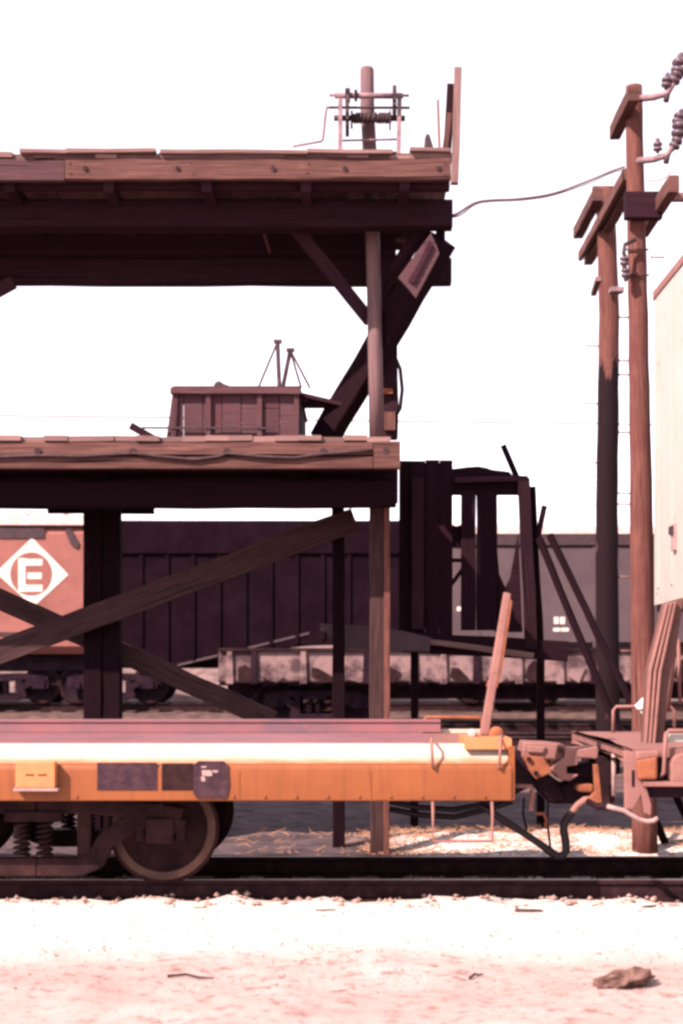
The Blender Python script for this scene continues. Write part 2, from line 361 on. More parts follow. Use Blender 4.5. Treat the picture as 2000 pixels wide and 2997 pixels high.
def add_truck(car, xc, yc, half, springs=True, fast=False, zr=None):
    TS = M['black_steel'] if fast else M['truck_steel']; WR = M['truck_steel'] if fast else M['wheel_rim']
    zr = zr if zr is not None else 0.0 if yc < 20 else .82
    for sg in (-1, 1):
        D = yc + sg * 1.0 - .06
        sf = side_frame(xc, zr + .42, D, half, .12).build('side_frame', TS, car, bevel=0 if fast else .015)
        jn = []
        for e in (-1, 1):
            jb = MB(); jb.box((xc + e*half - .11, D - .03, zr + .33), (xc + e*half + .11, D + .14, zr + .53)); jb.build('journal_box', TS, sf, bevel=.012)
        if springs:
            for k in (-.13, .05):
                for kk in (0, 1):
                    if fast and kk: continue
                    pts = [(xc + k + .055*math.cos(t*.7), D + .03 + kk*.08 + .035*math.sin(t*.7), zr + .225 + t*.0047) for t in range(60)]
                    s_ = MB(); s_.tube(pts, .011, 5); s_.build('spring', TS, sf)
            bo = MB(); bo.box((xc - .25, D - .02, zr + .50), (xc + .2, D + .14, zr + .58)); bo.build('bolster_end', TS, sf, bevel=.01)
    for e in (-1, 1):
        ax = MB(); ax.tube([(xc + e*half, yc - 1.0, zr + .42), (xc + e*half, yc + 1.0, zr + .42)], .075, 12); ax.build('axle', TS, car)
        for sg in (-1, 1):
            y = yc + sg * .75; f = -sg * -1
            pr = [(-.065, .10), (-.06, .13), (-.03, .17), (-.025, .30), (-.06, .345), (-.07, .35), (-.07, .418), (.03, .422), (.045, .446), (.07, .446), (.07, .36), (.03, .33), (.03, .12)]
            pr = [(sg * -1 * -a if sg < 0 else -a, r) for a, r in pr]
            w = MB(); w.lathe(pr, (xc + e*half, y, zr + .424), 40); wo = w.build('wheel', TS, car)
            yf = y + (-.0705 if sg < 0 else .0705)
            rm = MB(); rm.lathe([(0, .355), (-.002 if sg < 0 else .002, .36), (-.002 if sg < 0 else .002, .412), (0, .417)], (xc + e*half, yf, zr + .424), 40)
            rm.f = [f_ for f_ in rm.f if len(f_) == 4]; rm.uv = rm.uv[:len(rm.f)]; rm.sm = rm.sm[:len(rm.f)]
            rm.build('rim', WR, wo)

# ------------------------------------------------------------------ yellow flatcar on the left
YN, YF = 11.9, 14.9
XE = X(1508, YN)
fc = thing('flatcar', (-3, 13.4, 0), 'empty yellow flatcar with pinkish deck, dark stencil panels and raised end plate', 'flatcar', 'flatcars coupled on the near track')
sec_side = [(0, .70), (0, .93), (.006, .955), (.018, .975), (.03, .985), (.06, .985), (.03, .93), (.03, .75), (.18, .75), (.18, .70)]
sec_cap = [(.018, .978), (.034, .997), (.07, 1.035), (.11, 1.075), (.14, 1.105), (.17, 1.125), (.20, 1.13), (.20, 1.04), (.07, .99)]
M['cap_highlight_plain'] = metal('cap_highlight', (.56, .43, .37), (.48, .33, .25), 3.0, .5, c3=(.44, .27, .17), lo=.45, hi=.75)
m, n, l, b = new_mat('cap_highlight'); tc = n.new('ShaderNodeTexCoord'); sp_ = n.new('ShaderNodeSeparateXYZ'); l.new(tc.outputs['Object'], sp_.inputs[0])
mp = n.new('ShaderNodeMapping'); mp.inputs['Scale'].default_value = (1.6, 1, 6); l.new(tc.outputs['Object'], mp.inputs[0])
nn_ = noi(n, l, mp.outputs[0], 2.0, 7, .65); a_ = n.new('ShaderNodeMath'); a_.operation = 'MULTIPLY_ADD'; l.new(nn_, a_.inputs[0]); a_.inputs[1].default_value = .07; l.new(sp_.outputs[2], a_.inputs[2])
c = mixc(n, l, ramp(n, l, a_.outputs[0], 1.015, 1.085), (.27, .088, .034), (.45, .345, .275))  # bright sunlit sill top painted into the colour, fading to yellow below
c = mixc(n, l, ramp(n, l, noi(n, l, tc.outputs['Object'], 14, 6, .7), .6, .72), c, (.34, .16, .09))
l.new(c, b.inputs['Base Color']); b.inputs['Roughness'].default_value = .55; b.inputs['Specular IOR Level'].default_value = .2; M['cap_highlight'] = m
def sill(y, sgn, x0, x1, mat, name, parent, sec):
    mb = MB(); rr = [[Vector((x, y + sgn * a, c_)) for a, c_ in (sec if sgn < 0 else list(reversed(sec)))] for x in (x0, x1)]
    mb.ring_sweep(rr, [0, x1 - x0]);
    o = mb.build(name, mat, parent)
    mo = o.modifiers.new('bevel', 'BEVEL'); mo.width = .01; mo.segments = 2; mo.limit_method = 'ANGLE'; mo.angle_limit = R(50)
    for p in o.data.polygons: p.use_smooth = len(p.vertices) == 4
    o.data.set_sharp_from_angle(angle=R(38)) if hasattr(o.data, 'set_sharp_from_angle') else None
    return o
XL = -10.0
for y_, s__ in ((YN, 1), (YF, -1)):
    so = sill(y_, s__, XL, XE - .02, M['yellow'], 'side_sill', fc, sec_side); sill(y_, s__, XL, XE - .02, M['cap_highlight'], 'sill_cap', so, sec_cap)
d_ = MB(); d_.box((XL, YN + .18, 1.03), (X(1275, 12.2), YF - .18, 1.10)); d_.build('deck', M['deck_pink'], fc)
d_ = MB(); d_.box((X(1275, 12.2) + .01, YN + .18, 1.02), (XE - .06, YF - .18, 1.092)); d_.build('end_deck', M['pink_car'], fc)
g_ = MB(); g_.box((XL, YF - .28, 1.10), (X(1290, 14.6), YF - .22, 1.195)); g_.box((XL, YF - .295, 1.195), (X(1290, 14.6), YF - .19, 1.222)); g_.build('guide_rail', M['deck_pink'], fc)
e_ = MB(); e_.box((XE - .05, YN + .015, .705), (XE, YF - .015, 1.115)); e_.build('end_sill', M['yellow'], fc, bevel=.01)
c_ = MB(); c_.box((XL, 13.1, .72), (XE - .05, 13.7, 1.02)); c_.build('centre_sill', M['black_steel'], fc)
for k in range(6):
    cb = MB(); xk = -9 + k * 1.7; cb.box((xk - .06, YN + .2, .82), (xk + .06, YF - .2, 1.02)); cb.build('crossbearer', M['black_steel'], fc)
cp = MB(); cp.box((X(1362, YN), YN + .03, 1.09), (X(1500, YN), YN + .75, 1.175)); cp.build('corner_plate', M['yellow_pale'], fc, bevel=.02)
# raised bridge plate standing at the end of the deck
bp = MB(); D = 12.35
bp.prism([(1406, 2152), (1432, 2152), (1497, 1738), (1477, 1732)], D, .10)
bpo = bp.build('bridge_plate', M['pink_car'], fc, bevel=.01)
b2 = MB(); b2.prism([(1441, 1985), (1457, 2012), (1470, 1960), (1500, 1760), (1488, 1745)], D + .18, .05); b2.prism([(1425, 2010), (1455, 2014), (1462, 1992), (1430, 1990)], D + .17, .07); b2.build('plate_catch', M['rust'], bpo)
kn = MB(); kn.lathe([(0, .01), (.0, .025), (.03, .036), (.12, .036), (.15, .025), (.15, .01)], (X(1385, 12.2), 12.2, Z(2150, 12.2) + .005), 14); kn.build('hinge_pin', M['white'], fc)
kn = MB(); kn.lathe([(0, .02), (.0, .055), (.05, .06), (.12, .055), (.12, .02)], (X(1455, 12.3), 12.3, 1.19), 14); kn.build('hinge_lug', M['rust'], fc)
# placard box, stencil panels, chalk marks
pb = MB(); pb.box((X(45, 11.8), 11.80, Z(2308, 11.8)), (X(160, 11.8), 11.905, Z(2230, 11.8))); po = pb.build('placard_box', M['yellow_pale'], fc, bevel=.008)
pl = MB(); pl.box((X(38, 11.78), 11.785, Z(2316, 11.79)), (X(168, 11.78), 11.91, Z(2308, 11.79))); pl.build('placard_ledge', M['chalk'], po)
tx = MB()
for k, (a, w_) in enumerate(((76, 5), (83, 4), (89, 6), (97, 3), (112, 5), (119, 4), (125, 4), (131, 5))):
    tx.box((X(a, 11.8), 11.797, Z(2271, 11.8)), (X(a + w_, 11.8), 11.801, Z(2266, 11.8)))
tx.build('placard_print', M['truck_steel'], po)
for a, b_, t0, t1, mt in ((285, 460, 2232, 2313, 'stencil'), (474, 566, 2234, 2313, 'truck_steel')):
    sp = MB(); sp.box((X(a, YN), YN - .006, Z(t1, YN)), (X(b_, YN), YN + .002, Z(t0, YN))); sp.build('stencil_panel', M[mt], fc)
bd = MB(); bd.prism([(566, 2240), (580, 2228), (655, 2228), (668, 2240), (672, 2300), (664, 2336), (575, 2336), (566, 2322)], YN - .012, .014); bo = bd.build('paint_patch', M['stencil'], fc)
for a, b_, t0, t1 in ((588, 606, 2242, 2248), (590, 622, 2254, 2272), (622, 640, 2254, 2262), (588, 602, 2272, 2288)):
    ck = MB(); ck.prism([(a, t0 + 2), (a + 4, t0), (b_ - 3, t0 + 1), (b_, t1 - 3), (b_ - 5, t1), (a + 2, t1 - 1)], YN - .0145, .003); ck.build('chalk_mark', M['chalk'], bo)
for k in range(16):
    px_ = 40 + k * 92
    if 30 < px_ < 170 or 270 < px_ < 680: continue
    mb = MB(); mb.lathe([(-.012, .004), (-.010, .010), (.004, .014)], (X(px_, YN), YN, .735), 8); mb.build('rivet', M['yellow'], fc)
for px_ in (700, 1085):
    mb = MB(); mb.box((X(px_, YN) - .006, YN - .004, .704), (X(px_, YN) + .006, YN + .003, .925)); mb.build('weld_seam', M['yellow'], fc)
# grab irons and step
def iron(pts, r, name, mat, parent): 
    mb = MB(); mb.tube(pts, r, 8); return mb.build(name, mat, parent)
D = YN - .03
iron([P(1268, 2340, D) + Vector((0, .06, 0)), P(1268, 2375, D), P(1268, 2462, D), P(1442, 2462, D), P(1442, 2375, D), P(1442, 2340, D) + Vector((0, .06, 0))], .012, 'sill_step', M['pink_car'], fc)
iron([P(1267, 2246, D) + Vector((0, .05, 0)), P(1267, 2244, D), P(1264, 2180, D), P(1264, 2162, D + .05), P(1262, 2156, D + .6)], .012, 'grab_iron', M['pink_car'], fc)
iron([P(1462, 2250, D) + Vector((0, .05, 0)), P(1462, 2246, D), P(1466, 2180, D), P(1466, 2160, D + .05), P(1470, 2150, D + .5)], .012, 'grab_iron', M['pink_car'], fc)
D = YF + .02
iron([P(1240, 2135, D), P(1240, 2112, D), P(1248, 2100, D), P(1405, 2100, D), P(1412, 2112, D), P(1412, 2135, D)], .018, 'grab_iron', M['rust'], fc)
add_truck(fc, X(130, 12.65), 13.4, .97)
# coupler of the yellow car
cb = MB(); D = 13.1
cb.prism([(1500, 2200), (1560, 2200), (1560, 2300), (1500, 2330)], 13.15, .45); cb.build('draft_pocket', M['black_steel'], fc)
cb = MB(); cb.prism([(1536, 2172), (1612, 2176), (1659, 2182), (1655, 2214), (1618, 2234), (1612, 2264), (1568, 2280), (1552, 2254), (1526, 2212)], 13.12, .42); co = cb.build('coupler', M['pink_car'], fc, bevel=.012)
cb = MB(); cb.prism([(1532, 2210), (1622, 2222), (1616, 2262), (1570, 2282), (1550, 2256)], 13.06, .08); cb.build('coupler_web', M['rust'], co, bevel=.008)
for a, b_ in ((1640, 2194), (1548, 2222), (1606, 2230), (1568, 2262)):
    mb = MB(); mb.lathe([(-.05, .006), (-.05, .02), (.06, .02)], P(a, b_, 13.08), 8, smooth=False); mb.build('rivet', M['truck_steel'], co)
cb = MB(); cb.prism([(1545, 2182), (1600, 2186), (1590, 2205), (1545, 2203)], 13.09, .05); cb.build('coupler_rib', M['pink_car'], co, bevel=.01)
lv = MB(); lv.prism([(1556, 2258), (1600, 2262), (1640, 2290), (1660, 2350), (1610, 2352), (1570, 2310)], 13.25, .3); lv.build('coupler_yoke', M['black_steel'], fc, bevel=.02)
ul = iron([P(1505, 2300, 12.3), P(1556, 2302, 12.3), P(1560, 2316, 12.3), P(1556, 2372, 12.35)], .016, 'uncoupling_lever', M['pink_car'], fc)
lv = MB(); lv.prism([(1552, 2312), (1566, 2312), (1562, 2374), (1548, 2374)], 12.32, .03); lv.build('lever_handle', M['pink_car'], ul, bevel=.006)
for x_, y0_, y1_ in ((1534, 2335, 2430), (1605, 2330, 2490)):
    iron([P(x_, y0_, 12.9), P(x_ - 2, (y0_ + y1_) / 2, 12.9), P(x_ + 8, y1_, 12.9)], .010, 'chain', M['black_steel'], fc)
iron([P(1568, 2382, 12.8), P(1592, 2382, 12.8), P(1600, 2400, 12.8), P(1596, 2426, 12.8)], .014, 'release_rod', M['rust'], fc)
pts = [P(x_, y_, 12.75) for x_, y_ in ((1400, 2352), (1440, 2378), (1480, 2405), (1530, 2436), (1580, 2470), (1610, 2492), (1630, 2506), (1648, 2506), (1658, 2490), (1656, 2460), (1650, 2430), (1652, 2410), (1664, 2392), (1676, 2376), (1692, 2356), (1712, 2342))]
iron(pts[:14], [.030]*5 + [.034]*9, 'air_hose', M['rubber'], fc)
iron(pts[12:] + [P(1735, 2338, 12.75)], [.026, .028, .028, .03, .026], 'hose_end', M['pink_car'], fc)
for y0_, y1_ in ((2360, 2350), (2382, 2366)):
    iron([P(1140, y0_ - 14, 13.2), P(1230, y0_ + 4, 13.2), P(1330, y0_ + 10, 13.2), P(1440, y1_, 13.2), P(1500, y1_ - 20, 13.2)], .024, 'train_pipe', M['rubber'], fc)

# ------------------------------------------------------------------ dusty pink flatcar on the right, carrying the trailer
rc = thing('flatcar', (4, 13.4, 0), 'dusty pink flatcar with ribbed hitch holding up the white trailer', 'flatcar', 'flatcars coupled on the near track')
XR = X(1832, YN)
s_ = MB(); s_.box((XR + .02, YN + .07, .72), (12, YN + .1, 1.0)); s_.build('side_plate', M['black_steel'], rc)
d_ = MB(); d_.prism([(X(1836, YN), 1.03), (12, 1.03), (12, 1.10), (X(1836, YN), 1.10)], YN + .02, 2.9, px=False); d_.build('deck', M['pink_car'], rc)
# bevelled end platform
D = 12.1; z0, z1 = .99, 1.10
pv = [(X(1780, 13.4), 13.15), (X(1832, YN), YN), (X(1845, YN), YN), (X(1845, YN), YF), (X(1832, YN), YF), (X(1780, 13.4), 13.65)]
mb = MB(); b0 = len(mb.v); mb.v += [(x, y, z1) for x, y in pv] + [(x, y, z0) for x, y in pv]; k = len(pv)
mb.quadface(list(range(k)), [(x, y) for x, y in pv]); mb.quadface(list(reversed(range(k, 2*k))), [(x, y) for x, y in reversed(pv)])
for i in range(k): j = (i + 1) % k; mb.quadface([j, i, i + k, j + k], [(0, 0), (.3, 0), (.3, .1), (0, .1)])
mb.build('end_platform', M['pink_car'], rc, bevel=.012)
mb = MB(); mb.prism([(1828, 2196), (1866, 2202), (1870, 2260), (1884, 2284), (1894, 2306), (1908, 2358), (1906, 2389), (1888, 2381), (1878, 2328), (1852, 2371), (1830, 2369)], YN - .01, .05)
mb.build('end_plate', M['pink_car'], rc, bevel=.008)
mb = MB(); mb.box((X(1849, YN), YN - .016, Z(2302, YN)), (X(1857, YN), YN + .0, Z(2254, YN))); mb.build('slot', M['black_steel'], rc)
mb = MB(); mb.prism([(1866, 2224), (1926, 2214), (1926, 2284), (1868, 2282)], YN - .06, .2); mb.build('hitch_foot_box', M['rust'], rc, bevel=.02)
mb = MB(); mb.prism([(1862, 2200), (1930, 2196), (1932, 2216), (1864, 2226)], YN - .05, .3); mb.build('hitch_saddle', M['pink_car'], rc, bevel=.015)
mb = MB(); mb.box((X(1880, YN), YN - .08, Z(2300, YN)), (12, YN + .1, Z(2287, YN))); mb.build('running_ledge', M['pink_car'], rc, bevel=.006)
mb = MB(); mb.prism([(1964, 2292), (1963, 2240), (1968, 2222), (1980, 2210), (2000, 2204), (2120, 2204), (2120, 2292)], YN - .04, .1); mb.build('side_cover', M['pink_car'], rc, bevel=.015)
mb = MB(); mb.box((X(1956, YN), YN + .0, Z(2172, YN)), (12, YN + .08, Z(2150, YN))); mb.build('top_flange', M['white'], rc)
mb = MB(); mb.box((X(1905, 13), 12.75, .72), (12, 14.0, 1.0)); mb.build('centre_sill', M['black_steel'], rc)
for a, b_ in (((1780, 2230), (1825, 2330)), ):
    mb = MB(); mb.box((X(1752, 12.9), 12.9, Z(2350, 12.9)), (X(1800, 12.9), 13.9, Z(2215, 12.9))); mb.build('striker', M['truck_steel'], rc, bevel=.02)
iron([P(1797, 2206, 12.6), P(1797, 2330, 12.6)], .018, 'end_pipe', M['chalk'], rc)
mb = MB(); mb.prism([(1738, 2238), (1752, 2238), (1764, 2350), (1722, 2352), (1730, 2330), (1742, 2318)], 12.7, .06); mb.build('cut_lever', M['rust'], rc, bevel=.008)
cb = MB(); cb.prism([(1656, 2190), (1690, 2194), (1752, 2186), (1752, 2222), (1692, 2217), (1692, 2240), (1660, 2244), (1660, 2264), (1696, 2268), (1670, 2286), (1644, 2284), (1610, 2250), (1654, 2220)], 13.0, .38); co2 = cb.build('coupler', M['pink_car'], rc, bevel=.010)
cb = MB(); cb.prism([(1658, 2240), (1745, 2232), (1750, 2290), (1700, 2300), (1660, 2300)], 13.2, .3); cb.build('coupler_throat', M['black_steel'], co2)
cb = MB(); cb.prism([(1690, 2294), (1740, 2296), (1738, 2322), (1690, 2318), (1684, 2306)], 13.05, .15); cb.build('coupler_shelf', M['rust'], co2, bevel=.02)
cb = MB(); cb.prism([(1600, 2290), (1745, 2296), (1760, 2352), (1620, 2354), (1604, 2330)], 13.3, .25); cb.build('draft_gear', M['black_steel'], rc, bevel=.02)
hose = [P(x_, y_, 11.86) for x_, y_ in ((1778, 2360), (1800, 2366), (1826, 2372), (1846, 2384), (1870, 2398), (1895, 2405), (1915, 2402), (1926, 2394))]
iron(hose, .018, 'air_hose', M['chalk'], rc)
iron([P(1722, 2345, 12.2), P(1750, 2362, 12.1), P(1785, 2362, 11.9)], .024, 'hose_coupling', M['truck_steel'], rc)
D = 14.6; iron([P(1795, 2150, D), P(1796, 2080, D), P(1804, 2069, D), P(1960, 2066, D), P(1975, 2080, D), P(1975, 2130, D)], .016, 'grab_iron', M['pink_car'], rc)
D = YN - .04; iron([P(1936, 2278, D) + Vector((0, .06, 0)), P(1944, 2262, D), P(1950, 2150, D), P(1958, 2139, D), P(2040, 2139, D), P(2046, 2152, D), P(2046, 2270, D)], .016, 'grab_iron', M['pink_car'], rc)
M['hitch_dark'] = metal('hitch_dark', (.12, .058, .05), (.085, .04, .036), 4, .7)
# hitch: a bent stand of pressed ribs
D = 12.75
L_ = [(1951, 1764), (1901, 1962), (1886, 2198)]
hs = MB(); hs.prism([(1951, 1764), (2004, 1748), (1968, 1970), (1938, 2196), (1886, 2198), (1901, 1962)], D, .2); ho = hs.build('hitch', M['hitch_dark'], rc, bevel=.006)
for f_ in (.0, .24, .48):
    rb = MB(); a0 = 1951 + 49 * f_, 1766 - 12 * f_; a1 = 1901 + 58 * f_, 1964 + 6 * f_; a2 = 1886 + 48 * f_, 2197
    w_ = 9
    rb.prism([(a0[0], a0[1]), (a0[0] + w_, a0[1]), (a1[0] + w_, a1[1]), (a2[0] + w_, a2[1]), a2, a1], D - .07, .08); rb.build('hitch_rib', M['pink_car'], ho, bevel=.008)
iron([P(1985, 1800, 12.9), P(1955, 2080, 12.9)], .02, 'hitch_strut', M['pink_car'], rc)
iron([P(1986, 1870, 13.2), P(1992, 2062, 13.2)], .015, 'hitch_rod', M['pink_car'], rc)
# white diamond placard held behind the hitch
dm = MB(); dm.prism([(1859, 2066), (1896, 2028), (1935, 2066), (1896, 2106)], 14.55, .012); dmo = dm.build('diamond_placard', M['white_sign'], rc)

mb = MB(); mb.box((X(1862, 14.54), 14.535, Z(2079, 14.54)), (X(1934, 14.54), 14.551, Z(2074, 14.54))); mb.build('placard_bar', M['pink_car'], dmo)
add_truck(rc, X(1990, 12.65) + 1.8, 13.4, .9)

# ------------------------------------------------------------------ white trailer on the right flatcar
TX = X(1912, 14.6); TN, TF, TZ0, TZ1 = 12.2, 14.62, 2.285, 5.16
tr = thing('semi_trailer', (TX + 5, 13.4, TZ0), 'tall white box trailer with rust stains riding on the pink flatcar', 'trailer')
mb = MB(); rr = .09; outline = []
for cx, cy, a0 in ((TX + rr, TN + rr, 180), (TX + 9, TN, None), (TX + 9, TF, None), (TX + rr, TF - rr, 90)):
    if a0 is None: outline.append((cx, cy)); continue
    for k in range(6):
        a = R(a0 + k * 18); outline.append((cx + rr * math.cos(a), cy + rr * math.sin(a)))
mb.ring_sweep([[Vector((x, y, z)) for x, y in outline] for z in (TZ0, TZ1)], [0, TZ1 - TZ0]); mb.build('body', M['white'], tr)
mb = MB(); mb.ring_sweep([[Vector((x - (.012 if x < TX + 1 else -.0), y + (.012 if y > 13.4 else -.012), z)) for x, y in outline] for z in (TZ1 - .04, TZ1 + .03)], [0, .07]); mb.build('top_rail', M['pink_car'], tr)
for k in range(4):
    y = TN + .28 + k * .62
    mb = MB(); mb.box((TX - .012, y - .03, TZ0 + .15), (TX + .004, y + .03, TZ1 - .16)); mb.build('nose_rib', M['white'], tr, bevel=.006)
mb = MB(); mb.box((TX - .015, TN + .3, TZ0 - .07), (TX + 9, TF - .3, TZ0 - .003)); mb.build('chassis_frame', M['black_steel'], tr)
mb = MB(); mb.box((TX - .03, 13.5, 2.72), (TX + .003, 13.62, 2.95)); mb.build('connector_box', M['chalk'], tr, bevel=.008)
mb = MB(); mb.box((TX - .05, 13.5, 2.86), (TX - .028, 13.62, 2.93)); mb.build('connector_lid', M['winch_dark'], tr)
for k in range(24):
    mb = MB(); mb.tube([(TX - .007, 14.4, TZ0 + .1 + k * .118), (TX + .002, 14.4, TZ0 + .1 + k * .118)], .011, 6); mb.build('rivet', M['chalk'], tr)
mb = MB(); mb.tube([(TX + .75, 13.0, TZ0 - .2), (TX + .75, 13.0, TZ0)], .06, 10); mb.build('kingpin', M['black_steel'], tr)
mb = MB(); mb.box((TX + .2, 12.7, TZ0 - .14), (TX + 1.2, 13.6, TZ0 - .075)); mb.build('upper_coupler_plate', M['black_steel'], tr)

# ------------------------------------------------------------------ timber loading dock
FD = 14.95
dk = thing('loading_dock', (-2, 16.5, -.19), 'two-level weathered timber loading dock behind the flatcars', 'dock')
DX0 = -6.5
# upper deck
uz1, uz0 = Z(462, FD), Z(524, FD); ux1 = X(1320, FD)
def bm_part(name, mat, p, q, w, h, jit=.006, up=(0, 0, 1), parent=dk, label=None, ch=.06):
    mb = MB(); mb.beam(p, q, w, h, up=up, jit=jit, ch=ch); o = mb.build(name, M[mat], parent)
    if label: o['label'] = label
    return o
zc = (uz0 + uz1) / 2
bm_part('fascia_board', 'wood_warm', (X(190, FD), FD + .04, zc), (ux1, FD + .04, zc), .08, uz1 - uz0, .005)
bm_part('fascia_board', 'wood_box', (DX0, FD + .045, zc), (X(188, FD), FD + .045, zc - .01), .08, uz1 - uz0, .005)
pm = []
for k in range(4):
    mb = MB(); mb.beam((0, 0, 0), (0, 1.68, 0), .206, .05, jit=.003); me = mb.mesh('plank'); me.materials.append(M['wood_pale']); pm.append(me)
x = DX0 + .1; rl = dk.location
while x < ux1 - .06:
    o = bpy.data.objects.new('plank', random.choice(pm)); COL.objects.link(o); o.parent = dk
    o.location = Vector((x, FD + random.uniform(.0, .05), uz1 + .027 + random.uniform(-.004, .012))) - rl; o.rotation_euler = (random.uniform(-.006, .006), random.uniform(-.02, .02), 0)
    x += .2
for a, b_, y_ in ((60, 196, 457), (196, 456, 455), (470, 900, 459), (900, 1150, 458), (1200, 1318, 452)):
    bm_part('edge_plank', 'wood_pale', (X(a, FD), FD + .02, Z(y_ + 3, FD) + .05), (X(b_, FD), FD + .03, Z(y_ + 4, FD) + .05), .14, .035, .005)
bm_part('stringer', 'wood_dark', (DX0, 15.2, uz0 + .07), (X(1316, 15.2), 15.2, uz0 + .07), .12, .2)
bm_part('stringer', 'wood_dark', (DX0, 15.62, 6.205), (X(1326, 15.5), 15.62, 6.205), .22, .27)
bm_part('stringer', 'wood_dark', (DX0, 16.2, 6.3), (X(1250, 16.2), 16.2, 6.3), .1, .2)
zb0, zb1 = Z(830, 16.7), Z(758, 16.7)
bm_part('stringer', 'wood_dark', (DX0, 16.75, (zb0 + zb1) / 2), (X(1323, 16.65), 16.75, (zb0 + zb1) / 2), .2, zb1 - zb0)
for k in range(4):
    z_ = zb1 + .06 + k * .125
    bm_part('back_board', 'wood_dark', (DX0, 16.80, z_), (X(1215 - k * 6 if k > 1 else 1160 + k * 22, 16.8), 16.80, z_), .03, .128, .003)
bm_part('back_board', 'wood_dark', (DX0, 16.79, zb1 + .56), (X(1215, 16.8), 16.79, zb1 + .56), .03, .13, .003)
bm_part('back_board', 'wood_dark', (DX0, 16.72, zb1 + .5), (X(1205, 16.8), 16.72, zb1 + .5), .03, .13, .003)
for k in range(8):
    xk = -6.2 + k * .95
    bm_part('joist', 'wood_dark', (xk, 15.05, uz0 - .03), (xk, 16.7, uz0 - .03), .1, .12, .004)
# two small battens seen under the upper deck, pale
bm_part('batten', 'wood_warm', P(768, 665, 16.6), P(790, 740, 16.6), .06, .03, .002)
bm_part('batten', 'wood_warm', P(590, 672, 16.6), P(700, 670, 16.6), .03, .03, .002)
# big posts and braces
mb = MB(); pts = [P(1103, 1282, 16.0), P(1100, 1100, 16.0), P(1094, 800, 16.0), P(1087, 560, 16.0), P(1083, 455, 15.95), P(1076, 320, 15.9), P(1075, 205, 15.9), P(1075, 198, 15.9)]
mb.tube(pts, [.078, .074, .074, .073, .072, .071, .068, .06], 16); mb.build('round_post', M['pole_grey'], dk)
bm_part('post', 'wood_dark', P(1138, 1285, 16.45), P(1140, 760, 16.45), .19, .19, .008)
bm_part('brace', 'wood_black', P(945, 1290, 16.6), P(1295, 700, 15.75), .2, .27, .006, up=(0, 0, 1))
bm_part('brace', 'wood_dark', P(1085, 940, 16.1), P(800, 590, 15.7), .08, .12, .004)
bm_part('brace', 'wood_dark', P(1110, 860, 16.3), P(1240, 665, 15.9), .10, .12, .004)
bm_part('brace', 'wood_dark', P(40, 826, 16.5), P(-180, 945, 16.5), .1, .12, .004)
mb = MB(); mb.prism([(1262, 682), (1280, 720), (1287, 742), (1218, 872), (1196, 845), (1166, 812), (1215, 745)], 15.2, .05); mb.build('gusset_board', M['wood_box'], dk, bevel=.006)
mb = MB(); mb.prism([(1226, 770), (1258, 700), (1268, 716), (1210, 830), (1196, 820)], 15.165, .03); mb.build('gusset_batten', M['wood_dark'], dk)
mb = MB(); mb.prism([(1278, 668), (1304, 672), (1304, 730), (1290, 760), (1280, 760), (1270, 730)], 15.7, .1); mb.build('bracket', M['wood_black'], dk, bevel=.01)
bm_part('rail_cleat', 'wood_warm', P(1158, 704, 16.5), P(1200, 706, 16.5), .05, .04, .002)
# hanging fittings on the dark post
iron([P(1160, 1052, 16.2), P(1172, 1080, 16.2), P(1178, 1140, 16.2), P(1172, 1195, 16.2), P(1160, 1215, 16.2)], .02, 'hanging_hose', M['rubber'], dk)
mb = MB(); mb.box((X(1112, 16.3), 16.3, Z(1152, 16.3)), (X(1150, 16.3), 16.36, Z(1136, 16.3))); mb.build('strap', M['rust'], dk)
mb = MB(); mb.box((X(1126, 16.3), 16.3, Z(1258, 16.3)), (X(1158, 16.3), 16.36, Z(1205, 16.3))); mb.build('strap', M['wood_warm'], dk)
# lower deck
lz1, lz0 = Z(1293, FD), Z(1372, FD); lx1 = X(1172, FD); lm = Z(1333, FD)
bm_part('fascia_board', 'wood_warm', (DX0, FD + .04, (lz1 + lm) / 2 + .004), (X(1092, FD), FD + .04, (lz1 + lm) / 2 + .002), .08, lz1 - lm - .012, .004)
bm_part('fascia_board', 'wood_warm', (DX0, FD + .05, (lz0 + lm) / 2 - .004), (X(1092, FD), FD + .05, (lz0 + lm) / 2), .08, lm - lz0 - .012, .004)
bm_part('end_block', 'wood_warm', (X(1094, FD), FD + .04, (lz0 + lz1) / 2), (lx1, FD + .04, (lz0 + lz1) / 2), .12, lz1 - lz0, .004)
iron([P(x_, y_, FD - .015) for x_, y_ in ((-60, 1338), (110, 1333), (240, 1335), (390, 1326), (470, 1336), (570, 1345), (640, 1336), (665, 1326), (760, 1336), (860, 1340), (945, 1328), (1010, 1324), (1090, 1318))], .016, 'draped_hose', M['winch_dark'], dk)
for x_ in (110, 388, 664, 946, 1130):
    mb = MB(); mb.tube([P(x_, 1320, FD + .02), P(x_, 1320, FD - .03)], .032, 8); mb.build('bolt', M['winch_dark'], dk)
pm = []
for k in range(4):
    mb = MB(); mb.beam((0, 0, 0), (0, 3.5, 0), .224, .05, jit=.003); me = mb.mesh('plank'); me.materials.append(M['wood_pale']); pm.append(me)
x = DX0 + .1
while x < lx1 - .08:
    o = bpy.data.objects.new('plank', random.choice(pm)); COL.objects.link(o); o.parent = dk
    o.location = Vector((x, FD + random.uniform(-.03, .04), lz1 + .028 + random.uniform(-.004, .012))) - rl; o.rotation_euler = (0, random.uniform(-.02, .02), 0)
    x += .22
for y_, h_ in ((15.3, .24), (16.1, .22), (17.2, .22), (18.3, .24)):
    bm_part('stringer', 'wood_black', (DX0, y_, lz1 - h_ / 2 - .005), (X(1165, y_), y_, lz1 - h_ / 2 - .005), .16, h_)
